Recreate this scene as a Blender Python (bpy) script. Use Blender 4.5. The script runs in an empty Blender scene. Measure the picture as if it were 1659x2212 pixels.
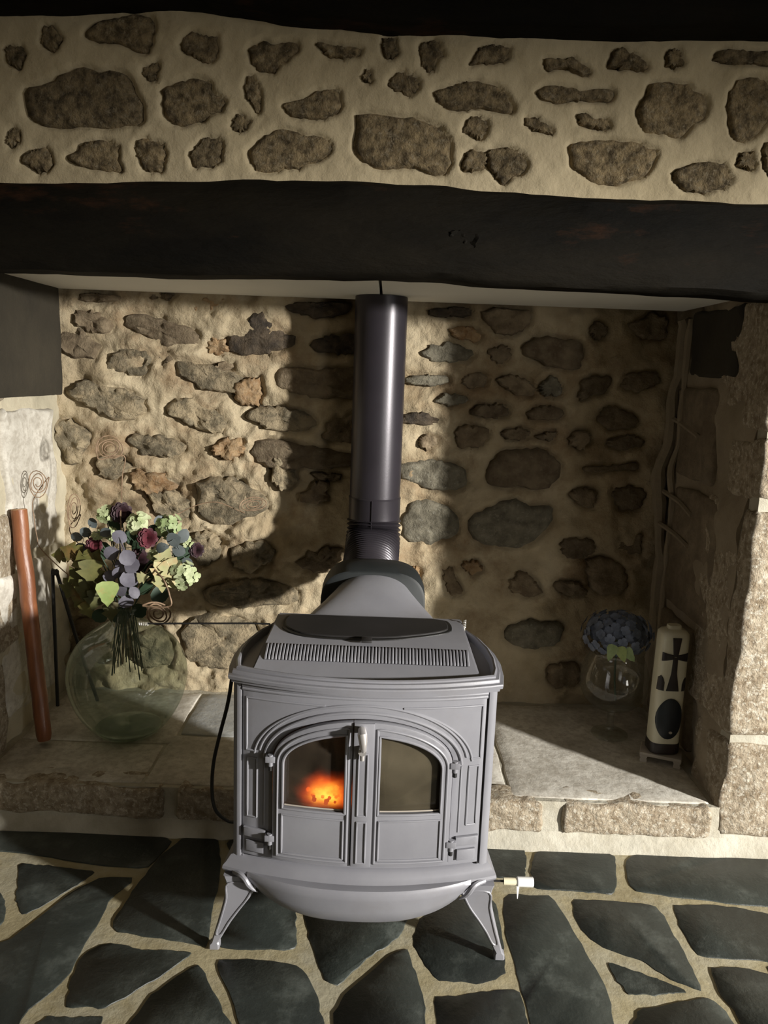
import bpy, bmesh, math, random
import numpy as np
from mathutils import Vector, Matrix
C = bpy.context.scene.collection
PI = math.pi
rnd = random.Random(7)
# ---------------------------------------------------------------- camera
FPX, PITCH, ROLL, HC = 1661.0, math.radians(10), math.radians(2.1), 1.22
_r0, _u0, _f = Vector((1,0,0)), Vector((0,math.sin(PITCH),math.cos(PITCH))), Vector((0,math.cos(PITCH),-math.sin(PITCH)))
_R = math.cos(ROLL)*_r0+math.sin(ROLL)*_u0; _U = -math.sin(ROLL)*_r0+math.cos(ROLL)*_u0
cam = bpy.data.objects.new('camera', bpy.data.cameras.new('camera')); C.objects.link(cam)
cam.matrix_world = Matrix(((_R.x,_U.x,-_f.x,0),(_R.y,_U.y,-_f.y,0),(_R.z,_U.z,-_f.z,HC),(0,0,0,1)))
cam.data.sensor_fit = 'HORIZONTAL'; cam.data.sensor_width = 36; cam.data.lens = 36*FPX/1659
cam.data.clip_start = 0.02
bpy.context.scene.camera = cam
# ---------------------------------------------------------------- world, lamps, exposure
sc = bpy.context.scene
sc.view_settings.view_transform = 'Standard'; sc.view_settings.look = 'None'
sc.view_settings.exposure = 0.0; sc.view_settings.gamma = 1; sc.view_settings.use_curve_mapping = False
w = bpy.data.worlds.new('world'); sc.world = w; w.use_nodes = True
w.node_tree.nodes['Background'].inputs[0].default_value = (0.75,0.85,1.0,1)
w.node_tree.nodes['Background'].inputs[1].default_value = 0.25
def aim(o, loc, tgt):
    o.location = loc; o.rotation_euler = (Vector(tgt)-Vector(loc)).to_track_quat('-Z','Y').to_euler()
def spot(name, loc, tgt, energy, col, ang, blend, rad):
    l = bpy.data.lights.new(name,'SPOT'); l.energy=energy; l.color=col; l.spot_size=math.radians(ang); l.spot_blend=blend; l.shadow_soft_size=rad
    o = bpy.data.objects.new(name,l); C.objects.link(o); aim(o,loc,tgt); return o
def area(name, loc, tgt, energy, col, sx, sy, spread=180):
    l = bpy.data.lights.new(name,'AREA'); l.energy=energy; l.color=col; l.shape='RECTANGLE'; l.size=sx; l.size_y=sy; l.spread=math.radians(spread)
    o = bpy.data.objects.new(name,l); C.objects.link(o); aim(o,loc,tgt); return o
spot('window_daylight', (4.60,-1.25,1.60), (0.04,2.0,0.38), 2850, (1.0,0.965,0.90), 33, 0.9, 0.12)
area('window_skylight', (4.55,-1.3,1.35), (0,2,0.8), 9, (0.92,0.97,1.0), 0.4, 0.75)
area('rear_window_skylight', (3.1,-2.85,1.02), (0.4,1.9,1.3), 27, (1.0,0.96,0.88), 0.8, 1.0)

# ---------------------------------------------------------------- pixel -> world
def ray(x, y):
    return _f + (x-829.5)/FPX*_R - (y-1106)/FPX*_U
def atY(x, y, Y): d=ray(x,y); t=Y/d.y; return Vector((d.x*t, Y, HC+d.z*t))
def atZ(x, y, Z): d=ray(x,y); t=(Z-HC)/d.z; return Vector((d.x*t, d.y*t, Z))
def proj(p):
    v=Vector(p)-Vector((0,0,HC)); d=v.dot(_f); return (829.5+FPX*v.dot(_R)/d, 1106-FPX*v.dot(_U)/d)

# ---------------------------------------------------------------- materials
M = {}
def mat(name, c1, c2=None, scale=8, rough=0.8, bump=0.0, bscale=40, metal=0.0, c3=None, s3=60, m3=0.5, spec=0.5, lo=0.35, hi=0.65, rand=0.0, stretch=(1,1,1), bdist=0.01, coat=0, lo3=0.45, hi3=0.6, pale=None):
    m = bpy.data.materials.new(name); m.use_nodes = True; nt=m.node_tree; N=nt.nodes; L=nt.links
    b=N['Principled BSDF']; b.inputs['Roughness'].default_value=rough; b.inputs['Metallic'].default_value=metal
    b.inputs['Specular IOR Level'].default_value=spec; b.inputs['Coat Weight'].default_value=coat
    tc=N.new('ShaderNodeTexCoord'); mp=N.new('ShaderNodeMapping'); mp.inputs['Scale'].default_value=stretch; L.new(tc.outputs['Object'],mp.inputs[0])
    def noise(s, det=6, ro=0.6):
        n=N.new('ShaderNodeTexNoise'); n.inputs['Scale'].default_value=s; n.inputs['Detail'].default_value=det; n.inputs['Roughness'].default_value=ro; L.new(mp.outputs[0],n.inputs['Vector']); return n
    def ramp(src, a, b_, lo, hi):
        r=N.new('ShaderNodeValToRGB'); r.color_ramp.elements[0].position=lo; r.color_ramp.elements[1].position=hi
        r.color_ramp.elements[0].color=(*a,1); r.color_ramp.elements[1].color=(*b_,1); L.new(src,r.inputs[0]); return r
    col=None
    if c2 is not None:
        n=noise(scale); col=ramp(n.outputs[0], c1, c2, lo, hi).outputs[0]
    if c3 is not None:
        n=noise(s3, 8, 0.7); f=ramp(n.outputs[0], (0,0,0), (1,1,1), lo3, hi3)
        mx=N.new('ShaderNodeMix'); mx.data_type='RGBA'; mm=N.new('ShaderNodeMath'); mm.operation='MULTIPLY'; mm.inputs[1].default_value=m3
        L.new(f.outputs[0],mm.inputs[0]); L.new(mm.outputs[0],mx.inputs[0]); L.new(col,mx.inputs[6]); mx.inputs[7].default_value=(*c3,1); col=mx.outputs[2]
    if rand>0:
        oi=N.new('ShaderNodeObjectInfo'); mr=N.new('ShaderNodeMapRange'); mr.inputs[3].default_value=1-rand; mr.inputs[4].default_value=1+rand
        L.new(oi.outputs['Random'],mr.inputs[0]); hs=N.new('ShaderNodeHueSaturation'); L.new(mr.outputs[0],hs.inputs['Value']); L.new(col,hs.inputs['Color']); col=hs.outputs[0]
    if col is None: b.inputs['Base Color'].default_value=(*c1,1)
    else: L.new(col,b.inputs['Base Color'])
    if bump>0:
        n=noise(bscale,8,0.65); bp=N.new('ShaderNodeBump'); bp.inputs['Strength'].default_value=bump; bp.inputs['Distance'].default_value=bdist
        L.new(n.outputs[0],bp.inputs['Height']); L.new(bp.outputs[0],b.inputs['Normal'])
    M[name]=m; return m
mat('lime_plaster',(0.46,0.38,0.24),(0.57,0.48,0.32),6,0.9,0.5,30,c3=(0.36,0.29,0.17),s3=3,m3=0.5)
mat('niche_mortar',(0.35,0.275,0.17),(0.52,0.435,0.295),5,0.95,0.9,38,c3=(0.22,0.14,0.07),s3=4.5,m3=0.8,lo3=0.48,hi3=0.66,bdist=0.012)
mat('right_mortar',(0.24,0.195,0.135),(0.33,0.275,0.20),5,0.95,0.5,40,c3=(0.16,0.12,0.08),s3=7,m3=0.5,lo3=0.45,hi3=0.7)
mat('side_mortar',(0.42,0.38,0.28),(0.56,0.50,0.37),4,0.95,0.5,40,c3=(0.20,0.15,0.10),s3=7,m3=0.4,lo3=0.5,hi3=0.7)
mat('band_stone',(0.085,0.060,0.028),(0.36,0.27,0.145),48,0.85,1.0,60,c3=(0.36,0.30,0.20),s3=95,m3=0.75,lo3=0.52,hi3=0.66,rand=0.2,bdist=0.02)
mat('niche_stone_brown',(0.13,0.093,0.055),(0.25,0.195,0.125),22,0.9,1.0,60,c3=(0.32,0.26,0.18),s3=70,m3=0.5,lo3=0.55,hi3=0.7,rand=0.22)
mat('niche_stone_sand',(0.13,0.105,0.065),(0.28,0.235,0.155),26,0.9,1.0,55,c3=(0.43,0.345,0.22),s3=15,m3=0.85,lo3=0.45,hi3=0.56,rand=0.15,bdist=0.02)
mat('niche_stone_gray',(0.10,0.088,0.062),(0.21,0.19,0.14),24,0.9,1.0,60,c3=(0.34,0.33,0.27),s3=70,m3=0.5,lo3=0.55,hi3=0.7,rand=0.2)
mat('niche_stone_dark',(0.025,0.018,0.012),(0.11,0.08,0.05),22,0.8,1.0,60,c3=(0.16,0.13,0.09),s3=80,m3=0.5,lo3=0.58,hi3=0.7,rand=0.15)
mat('niche_stone_ochre',(0.22,0.12,0.05),(0.38,0.26,0.14),18,0.9,1.0,60,c3=(0.42,0.33,0.22),s3=60,m3=0.4,rand=0.15)
mat('granite',(0.27,0.205,0.13),(0.54,0.46,0.345),48,0.85,0.8,55,c3=(0.74,0.69,0.58),s3=85,m3=0.7,lo3=0.53,hi3=0.60,rand=0.06,bdist=0.03)
mat('side_stone',(0.17,0.13,0.085),(0.26,0.21,0.145),14,0.9,0.8,50,c3=(0.12,0.09,0.06),s3=20,m3=0.5,bdist=0.01)
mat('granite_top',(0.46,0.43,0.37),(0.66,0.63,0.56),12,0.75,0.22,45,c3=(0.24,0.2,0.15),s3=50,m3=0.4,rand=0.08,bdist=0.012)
mat('blue_granite_top',(0.30,0.31,0.31),(0.46,0.47,0.46),14,0.6,0.25,45,c3=(0.5,0.48,0.42),s3=60,m3=0.4,bdist=0.012)
mat('hearth_mortar',(0.40,0.375,0.305),(0.54,0.51,0.425),7,0.9,0.6,30,c3=(0.30,0.26,0.18),s3=9,m3=0.4)
mat('dark_oak',(0.003,0.0025,0.0015),(0.009,0.007,0.004),5,0.75,0.6,22,c3=(0.045,0.018,0.008),s3=3.4,m3=0.8,lo3=0.57,hi3=0.70,stretch=(0.5,1,1.8),spec=0.12)
mat('dark_block',(0.022,0.018,0.011),(0.038,0.031,0.019),5,0.85,0.5,30)
mat('white_board',(0.84,0.83,0.77),(0.89,0.88,0.82),3,0.7,0.1,30)
mat('slate',(0.017,0.021,0.019),(0.036,0.043,0.038),4.5,0.45,0.7,20,c3=(0.15,0.165,0.15),s3=9,m3=0.5,lo3=0.52,hi3=0.78,rand=0.28,bdist=0.005)
mat('grout',(0.29,0.245,0.14),(0.40,0.345,0.21),8,0.9,0.35,30,c3=(0.44,0.42,0.33),s3=5,m3=0.5)
mat('room_plaster',(0.5,0.44,0.33),None,4,0.9)
mat('enamel',(0.225,0.225,0.25),(0.265,0.265,0.29),6,0.40,0.12,160,c3=(0.20,0.185,0.18),s3=5,m3=0.5,lo3=0.52,hi3=0.75,metal=0.1,bdist=0.001)
mat('griddle_iron',(0.012,0.011,0.011),(0.02,0.018,0.018),9,0.6,0.15,120,bdist=0.001)
mat('black_iron',(0.008,0.008,0.008),(0.014,0.013,0.012),9,0.5,0.1,60)
mat('collar_iron',(0.010,0.013,0.014),(0.016,0.019,0.020),9,0.6,0.1,120,bdist=0.001)
mat('pipe_enamel',(0.034,0.030,0.036),(0.042,0.037,0.045),7,0.33,0.12,200,metal=0.35,bdist=0.001)
mat('chrome',(0.75,0.72,0.70),None,rough=0.3,metal=0.7)
mat('wire_white',(0.75,0.73,0.68),None,rough=0.3,metal=0.6)
mat('firebrick',(0.012,0.009,0.006),(0.035,0.028,0.02),12,0.95,0.5,30)
mat('charred_log',(0.01,0.007,0.005),(0.04,0.025,0.015),20,0.9,0.8,50)
mat('pole_wood',(0.16,0.055,0.024),(0.36,0.14,0.06),14,0.38,0.3,20,stretch=(1,1,0.2),coat=0.1,c3=(0.09,0.03,0.015),s3=5,m3=0.6)
mat('pole_end',(0.45,0.27,0.15),None,rough=0.7)
mat('cream_plastic',(0.72,0.66,0.47),None,rough=0.5)
mat('white_tape',(0.85,0.85,0.83),None,rough=0.6)
mat('glaze_white',(0.62,0.59,0.45),(0.70,0.67,0.53),12,0.3)
mat('glaze_black',(0.012,0.010,0.010),(0.03,0.02,0.02),14,0.35)
mat('glaze_navy',(0.006,0.010,0.016),(0.014,0.02,0.028),14,0.3)
mat('stand_clay',(0.36,0.32,0.27),(0.44,0.40,0.34),14,0.6)
mat('petal_blue',(0.10,0.12,0.17),(0.19,0.22,0.30),30,0.7)
mat('petal_green',(0.30,0.36,0.17),(0.50,0.54,0.33),30,0.65)
mat('petal_green_dark',(0.22,0.30,0.12),(0.36,0.42,0.22),30,0.65)
mat('petal_burgundy',(0.055,0.008,0.014),(0.13,0.018,0.03),30,0.65)
mat('petal_plum',(0.02,0.008,0.012),(0.045,0.014,0.02),30,0.65)
mat('leaf_gray',(0.085,0.08,0.10),(0.17,0.165,0.20),18,0.6,c3=(0.10,0.09,0.12),s3=12,m3=0.5)
mat('leaf_teal',(0.06,0.075,0.08),(0.12,0.14,0.14),18,0.6)
mat('leaf_olive',(0.06,0.062,0.014),(0.14,0.135,0.035),16,0.6,c3=(0.20,0.10,0.03),s3=14,m3=0.6,lo3=0.5,hi3=0.65)
mat('leaf_bright',(0.22,0.29,0.085),(0.34,0.40,0.15),18,0.55,c3=(0.40,0.22,0.08),s3=28,m3=0.6,lo3=0.55,hi3=0.7)
mat('leaf_pale',(0.38,0.39,0.18),(0.52,0.49,0.27),18,0.6,c3=(0.55,0.32,0.16),s3=24,m3=0.7,lo3=0.5,hi3=0.68)
mat('stem_green',(0.02,0.045,0.025),(0.04,0.075,0.04),20,0.6)
mat('wire_rope',(0.15,0.095,0.055),(0.34,0.23,0.145),60,0.7)
def glass(name, tint, gloss_rough=0.03, haze=None, hz=0.0, ior=1.45):
    m=bpy.data.materials.new(name); m.use_nodes=True; nt=m.node_tree; N=nt.nodes; L=nt.links; N.remove(N['Principled BSDF'])
    out=N['Material Output']; tr=N.new('ShaderNodeBsdfTransparent'); tr.inputs[0].default_value=(*tint,1)
    gl=N.new('ShaderNodeBsdfGlossy'); gl.inputs['Roughness'].default_value=gloss_rough; lw=N.new('ShaderNodeLayerWeight'); pw=N.new('ShaderNodeMath'); pw.operation='POWER'; pw.inputs[1].default_value=3.5; L.new(lw.outputs['Facing'],pw.inputs[0]); fr=N.new('ShaderNodeMath'); fr.operation='MULTIPLY_ADD'; fr.inputs[1].default_value=0.42; fr.inputs[2].default_value=0.06; L.new(pw.outputs[0],fr.inputs[0])
    mx=N.new('ShaderNodeMixShader'); L.new(fr.outputs[0],mx.inputs[0]); last=tr.outputs[0]
    if haze:
        df=N.new('ShaderNodeBsdfDiffuse'); df.inputs[0].default_value=(*haze,1); n=N.new('ShaderNodeTexNoise'); n.inputs['Scale'].default_value=7; n.inputs['Detail'].default_value=3
        tc=N.new('ShaderNodeTexCoord'); L.new(tc.outputs['Object'],n.inputs['Vector']); mr=N.new('ShaderNodeMapRange'); mr.inputs[1].default_value=0.35; mr.inputs[2].default_value=0.7; mr.inputs[3].default_value=hz*0.3; mr.inputs[4].default_value=hz
        L.new(n.outputs[0],mr.inputs[0]); m2=N.new('ShaderNodeMixShader'); L.new(mr.outputs[0],m2.inputs[0]); L.new(tr.outputs[0],m2.inputs[1]); L.new(df.outputs[0],m2.inputs[2]); last=m2.outputs[0]
    L.new(last,mx.inputs[1]); L.new(gl.outputs[0],mx.inputs[2]); L.new(mx.outputs[0],out.inputs[0]); M[name]=m
glass('green_glass',(0.85,0.90,0.84),0.03,haze=(0.30,0.37,0.29),hz=0.34)
glass('clear_glass',(0.93,0.94,0.92),0.03,haze=(0.4,0.4,0.36),hz=0.06)
glass('stove_glass',(0.75,0.70,0.64),0.12,haze=(0.20,0.16,0.12),hz=0.22)
glass('sooty_glass',(0.55,0.52,0.46),0.12,haze=(0.24,0.205,0.14),hz=0.36)
def flame(name, col, strength, soft):
    m=bpy.data.materials.new(name); m.use_nodes=True; nt=m.node_tree; N=nt.nodes; L=nt.links; N.remove(N['Principled BSDF'])
    e=N.new('ShaderNodeEmission'); e.inputs[0].default_value=(*col,1); e.inputs[1].default_value=strength; t=N.new('ShaderNodeBsdfTransparent')
    lw=N.new('ShaderNodeLayerWeight'); lw.inputs[0].default_value=0.5; mr=N.new('ShaderNodeMapRange'); mr.inputs[1].default_value=0.0; mr.inputs[2].default_value=soft; mr.inputs[3].default_value=1; mr.inputs[4].default_value=0; mr.interpolation_type='SMOOTHSTEP'
    L.new(lw.outputs['Facing'],mr.inputs[0]); mx=N.new('ShaderNodeMixShader'); L.new(mr.outputs[0],mx.inputs[0]); L.new(t.outputs[0],mx.inputs[1]); L.new(e.outputs[0],mx.inputs[2]); L.new(mx.outputs[0],N['Material Output'].inputs[0]); M[name]=m
flame('flame_outer',(1.0,0.16,0.03),0.55,0.9)
flame('flame_mid',(1.0,0.20,0.03),1.3,0.9)
flame('flame_core',(1.0,0.50,0.06),3.0,0.8)
flame('ember',(1.0,0.15,0.02),1.2,1.1)

# ---------------------------------------------------------------- helpers
def root_of(p):
    while p.parent: p=p.parent
    return p
def link(name, me, m, parent=None, smooth=True, ang=40):
    if parent:
        me.transform(Matrix.Translation(-root_of(parent).location))
    o=bpy.data.objects.new(name, me); C.objects.link(o)
    if m: me.materials.append(M[m])
    if smooth:
        me.shade_smooth(); me.set_sharp_from_angle(angle=math.radians(ang))
    if parent: o.parent=parent
    return o
def obj(name, bm, m, parent=None, smooth=True, ang=40):
    bmesh.ops.recalc_face_normals(bm, faces=bm.faces)
    me=bpy.data.meshes.new(name); bm.to_mesh(me); bm.free()
    return link(name, me, m, parent, smooth, ang)
def thing(name, label, cat, loc, group=None):
    o=bpy.data.objects.new(name,None); o.empty_display_size=0.05; C.objects.link(o); o.location=loc; o['label']=label; o['category']=cat
    if group: o['group']=group
    return o
def tag(o, label, cat, group=None):
    o['label']=label; o['category']=cat
    if group: o['group']=group
    return o
def struct(o, label=None): o['kind']='structure'; return o
def box(bm, x0,x1,y0,y1,z0,z1, bev=0):
    vs=[bm.verts.new((x,y,z)) for x in (x0,x1) for y in (y0,y1) for z in (z0,z1)]
    fs=[bm.faces.new([vs[i] for i in q]) for q in ((0,1,3,2),(4,6,7,5),(0,4,5,1),(2,3,7,6),(0,2,6,4),(1,5,7,3))]
    if bev>0:
        es=list({e for f in fs for e in f.edges}); bmesh.ops.bevel(bm, geom=es, offset=bev, segments=2, affect='EDGES', profile=0.5)
    return bm
def loft(bm, rings, closed=True, cap=True):
    rv=[[bm.verts.new(p) for p in r] for r in rings]
    n=len(rings[0])
    for a,b in zip(rv[:-1],rv[1:]):
        for i in range(n if closed else n-1):
            j=(i+1)%n; bm.faces.new((a[i],a[j],b[j],b[i]))
    if cap: bm.faces.new(rv[0]); bm.faces.new(rv[-1])
    return bm
def tube(bm, pts, rad, seg=8, cap=True):
    pts=[Vector(p) for p in pts]; n=len(pts); rads=rad if isinstance(rad,(list,tuple)) else [rad]*n
    t0=(pts[1]-pts[0]).normalized(); nrm=t0.orthogonal().normalized(); rings=[]
    for i,p in enumerate(pts):
        t=(pts[min(i+1,n-1)]-pts[max(i-1,0)]).normalized()
        nrm=(nrm-t*nrm.dot(t)); nrm=nrm.normalized() if nrm.length>1e-6 else t.orthogonal().normalized()
        b=t.cross(nrm); rings.append([p+(nrm*math.cos(2*PI*k/seg)+b*math.sin(2*PI*k/seg))*rads[i] for k in range(seg)])
    return loft(bm, rings, True, cap)
def lathe(bm, prof, c, seg=48, sx=1.0, sy=1.0, cap0=False, cap1=False):
    rings=[[(c[0]+r*sx*math.cos(2*PI*k/seg), c[1]+r*sy*math.sin(2*PI*k/seg), c[2]+z) for k in range(seg)] for r,z in prof]
    rv=[[bm.verts.new(p) for p in r] for r in rings]
    for a,b in zip(rv[:-1],rv[1:]):
        for i in range(seg): j=(i+1)%seg; bm.faces.new((a[i],a[j],b[j],b[i]))
    if cap0: bm.faces.new(rv[0])
    if cap1: bm.faces.new(rv[-1])
    return bm
def smooth_path(pts, n=8):
    pts=[Vector(p) for p in pts]; out=[]
    P=[pts[0]*2-pts[1]]+pts+[pts[-1]*2-pts[-2]]
    for i in range(1,len(P)-2):
        for k in range(n):
            t=k/n; a,b,c,d=P[i-1],P[i],P[i+1],P[i+2]
            out.append(0.5*((2*b)+(c-a)*t+(2*a-5*b+4*c-d)*t*t+(3*b-a-3*c+d)*t**3))
    out.append(pts[-1]); return out
# value noise on arrays
def _hash(ix,iy,s):
    h=np.sin(ix*127.1+iy*311.7+s*74.7)*43758.5453; return h-np.floor(h)
def vnoise(x,y,s=0):
    ix=np.floor(x); iy=np.floor(y); fx=x-ix; fy=y-iy; fx=fx*fx*(3-2*fx); fy=fy*fy*(3-2*fy)
    a=_hash(ix,iy,s)*(1-fx)+_hash(ix+1,iy,s)*fx; b=_hash(ix,iy+1,s)*(1-fx)+_hash(ix+1,iy+1,s)*fx
    return a*(1-fy)+b*fy-0.5
def fbm(x,y,s=0,o=4):
    r=0;a=1.0
    for i in range(o): r=r+a*vnoise(x*2**i,y*2**i,s+i); a*=0.5
    return r
def nz(x,y,s=0,o=3): return float(fbm(np.array([x]),np.array([y]),s,o)[0])

def resample(poly, n, jag, seed, rnd_=0.22):
    """closed outline -> n points, slightly rounded, ragged"""
    P=np.array(poly,float); Q=np.vstack([P,P[:1]])
    # Chaikin once
    a=Q[:-1]*(1-rnd_)+Q[1:]*rnd_; b=Q[:-1]*rnd_+Q[1:]*(1-rnd_)
    P=np.empty((2*len(a),2)); P[0::2]=a; P[1::2]=b; Q=np.vstack([P,P[:1]])
    d=np.r_[0,np.cumsum(np.hypot(*np.diff(Q,axis=0).T))]; t=np.linspace(0,d[-1],n,endpoint=False)
    X=np.interp(t,d,Q[:,0]); Z=np.interp(t,d,Q[:,1]); c=np.array([X.mean(),Z.mean()])
    r=np.random.RandomState(seed); k=1+(r.rand(n)-0.5)*0; off=(r.rand(n)-0.5)*1.5*jag+2.0*jag*np.interp(np.arange(n),np.arange(0,n+3,3),(r.rand(len(np.arange(0,n+3,3)))-0.5))
    D=np.stack([X-c[0],Z-c[1]],1); L=np.hypot(D[:,0],D[:,1])+1e-6
    return np.stack([X,Z],1)+D/L[:,None]*off[:,None]
def sdist(px,pz,poly):
    """signed distance (neg inside)"""
    x1,z1=poly[:,0],poly[:,1]; x2,z2=np.roll(x1,-1),np.roll(z1,-1)
    d=np.full(px.shape,1e9); ins=np.zeros(px.shape,bool)
    for a,b,c,e in zip(x1,z1,x2,z2):
        dx,dz=c-a,e-b; t=np.clip(((px-a)*dx+(pz-b)*dz)/(dx*dx+dz*dz+1e-12),0,1)
        d=np.minimum(d,np.hypot(px-a-t*dx,pz-b-t*dz))
        cond=((b>pz)!=(e>pz)); xi=(e-b) if abs(e-b)>1e-12 else 1e-12
        ins^=cond&(px<(c-a)*(pz-b)/xi+a)
    return np.where(ins,-d,d)
def rubble_wall(name, Y, x0,x1,z0,z1,res,polys,m,dip,edge,rough,rs,seed, edge_top=None, back=0.06):
    nx=int((x1-x0)/res)+1; nzv=int((z1-z0)/res)+1
    xs=np.linspace(x0,x1,nx); zs=np.linspace(z0,z1,nzv); X,Z=np.meshgrid(xs,zs)
    h=rough*fbm(X*rs,Z*rs,seed,5)+rough*0.9*fbm(X*2.2,Z*2.2,seed+9,2)
    if name=='wall_niche_back':
        lm=np.clip((-0.15-X)/0.25,0,1)*np.clip((1.25-Z)/0.35,0,1); h=h+lm*0.024*fbm(X*26,Z*26,77,4)
    for p in polys:
        mx=(X>p[:,0].min()-edge*2)&(X<p[:,0].max()+edge*2)&(Z>p[:,1].min()-edge*2)&(Z<p[:,1].max()+edge*2)
        if not mx.any(): continue
        d=sdist(X[mx],Z[mx],p); t=np.clip((edge-d)/(edge*1.3),0,1); h[mx]-=dip*t*t*(3-2*t)
    V=np.stack([X.ravel(),(Y-h).ravel(),Z.ravel()],1)
    i=np.arange(nx*nzv).reshape(nzv,nx); F=np.stack([i[:-1,:-1],i[:-1,1:],i[1:,1:],i[1:,:-1]],-1).reshape(-1,4)
    # closed slab: back plane + rim
    nb=len(V); corners=[(x0,Y+back,z0),(x1,Y+back,z0),(x1,Y+back,z1),(x0,Y+back,z1)]
    V=np.vstack([V,corners]); fl=F.tolist()
    bot=i[0].tolist(); top=i[-1].tolist(); lf=i[:,0].tolist(); rt=i[:,-1].tolist()
    fl.append(bot[::-1]+[nb,nb+1]); fl.append(top+[nb+2,nb+3]); fl.append(lf+[nb+3,nb]); fl.append(rt[::-1]+[nb+1,nb+2]); fl.append([nb,nb+3,nb+2,nb+1])
    me=bpy.data.meshes.new(name); me.from_pydata(V.tolist(),[],fl); me.update()
    o=link(name,me,m,None,True,60); return struct(o)
def stone_on_wall(p, Y, top, rim, rough, m, parent, seed, rings=(1.02,0.94,0.80,0.60,0.40,0.20), name='stone'):
    """p: outline (x,z). Surface proud of Y by top, rim behind by rim."""
    c=p.mean(0); size=np.sqrt(np.ptp(p[:,0])*np.ptp(p[:,1])); V=[]; n=len(p)
    for k,s in enumerate(rings):
        q=c+(p-c)*s
        hh=-rim if k==0 else top*(0.55 if k==1 else 1.0)+rough*fbm(q[:,0]*34,q[:,1]*34,seed,4)+ (0 if k==1 else size*0.02)
        V.append(np.stack([q[:,0],Y-(hh if k else np.full(n,hh)),q[:,1]],1))
    V.append(np.array([[c[0],Y-(top+size*0.02+rough*float(fbm(c[:1]*34,c[1:]*34,seed,4)[0])),c[1]]])); V=np.vstack(V).tolist()
    F=[]
    for k in range(len(rings)-1):
        for i in range(n): j=(i+1)%n; F.append((k*n+i,k*n+j,(k+1)*n+j,(k+1)*n+i))
    k=len(rings)-1
    for i in range(n): F.append((k*n+i,k*n+(i+1)%n,len(V)-1))
    me=bpy.data.meshes.new(name); me.from_pydata(V,[],F); me.update(); return link(name,me,m,parent,True,50)

# ================================================================ SETTING
YF=1.875   # chimney breast face
YB=2.50    # niche back wall
YH=1.865   # hearth front, jamb face
ZH=0.134   # hearth top
XL,XR=-1.065,0.915
# ---- stones of the band
Lc=[[(20,200),(75,190),(105,215),(100,265),(65,292),(30,270)],[(180,115),(235,100),(262,165),(250,215),(205,222),(178,190)],
[(358,150),(430,90),(560,62),(665,70),(668,130),(655,180),(640,240),(560,215),(470,185),(390,168)],[(775,190),(810,150),(850,130),(900,155),(945,160),(945,250),(890,280),(840,250),(785,225)],
[(1055,205),(1110,180),(1190,180),(1280,182),(1290,225),(1230,260),(1200,305),(1155,318),(1095,280)],[(1350,180),(1420,190),(1500,200),(1580,205),(1540,240),(1470,250),(1410,240)],
[(100,375),(170,372),(260,320),(350,290),(430,295),(520,300),(575,365),(620,430),(625,535),(500,540),(470,558),(330,548),(210,558),(120,515),(100,450)],
[(615,310),(655,270),(685,275),(685,320),(670,355),(635,340)],[(700,370),(780,345),(870,325),(915,345),(925,400),(975,430),(965,490),(905,500),(880,535),(770,545),(700,510),(695,440)],
[(1060,330),(1090,325),(1128,385),(1118,430),(1130,480),(1110,490),(1070,430),(1055,380)],[(1225,440),(1310,430),(1360,390),(1440,378),(1475,410),(1470,480),(1400,510),(1320,515),(1230,500)],
[(1565,330),(1590,290),(1602,350),(1580,357)],[(995,530),(1040,485),(1080,530),(1060,565),(1020,568)],[(20,600),(55,555),(88,570),(75,620),(35,635)],
[(90,670),(150,635),(218,640),(213,740),(150,735),(95,705)],[(285,665),(345,630),(405,600),(510,625),(515,690),(527,745),(440,735),(350,715),(295,690)],
[(575,625),(630,595),(690,615),(720,680),(700,735),(635,740),(605,690),(580,665)],[(815,660),(865,595),(965,590),(960,680),(925,715),(850,733),(825,700)],
[(1060,660),(1110,605),(1180,562),(1260,565),(1330,580),(1400,578),(1445,640),(1400,690),(1320,710),(1210,740),(1120,745),(1070,700)]]
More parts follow.
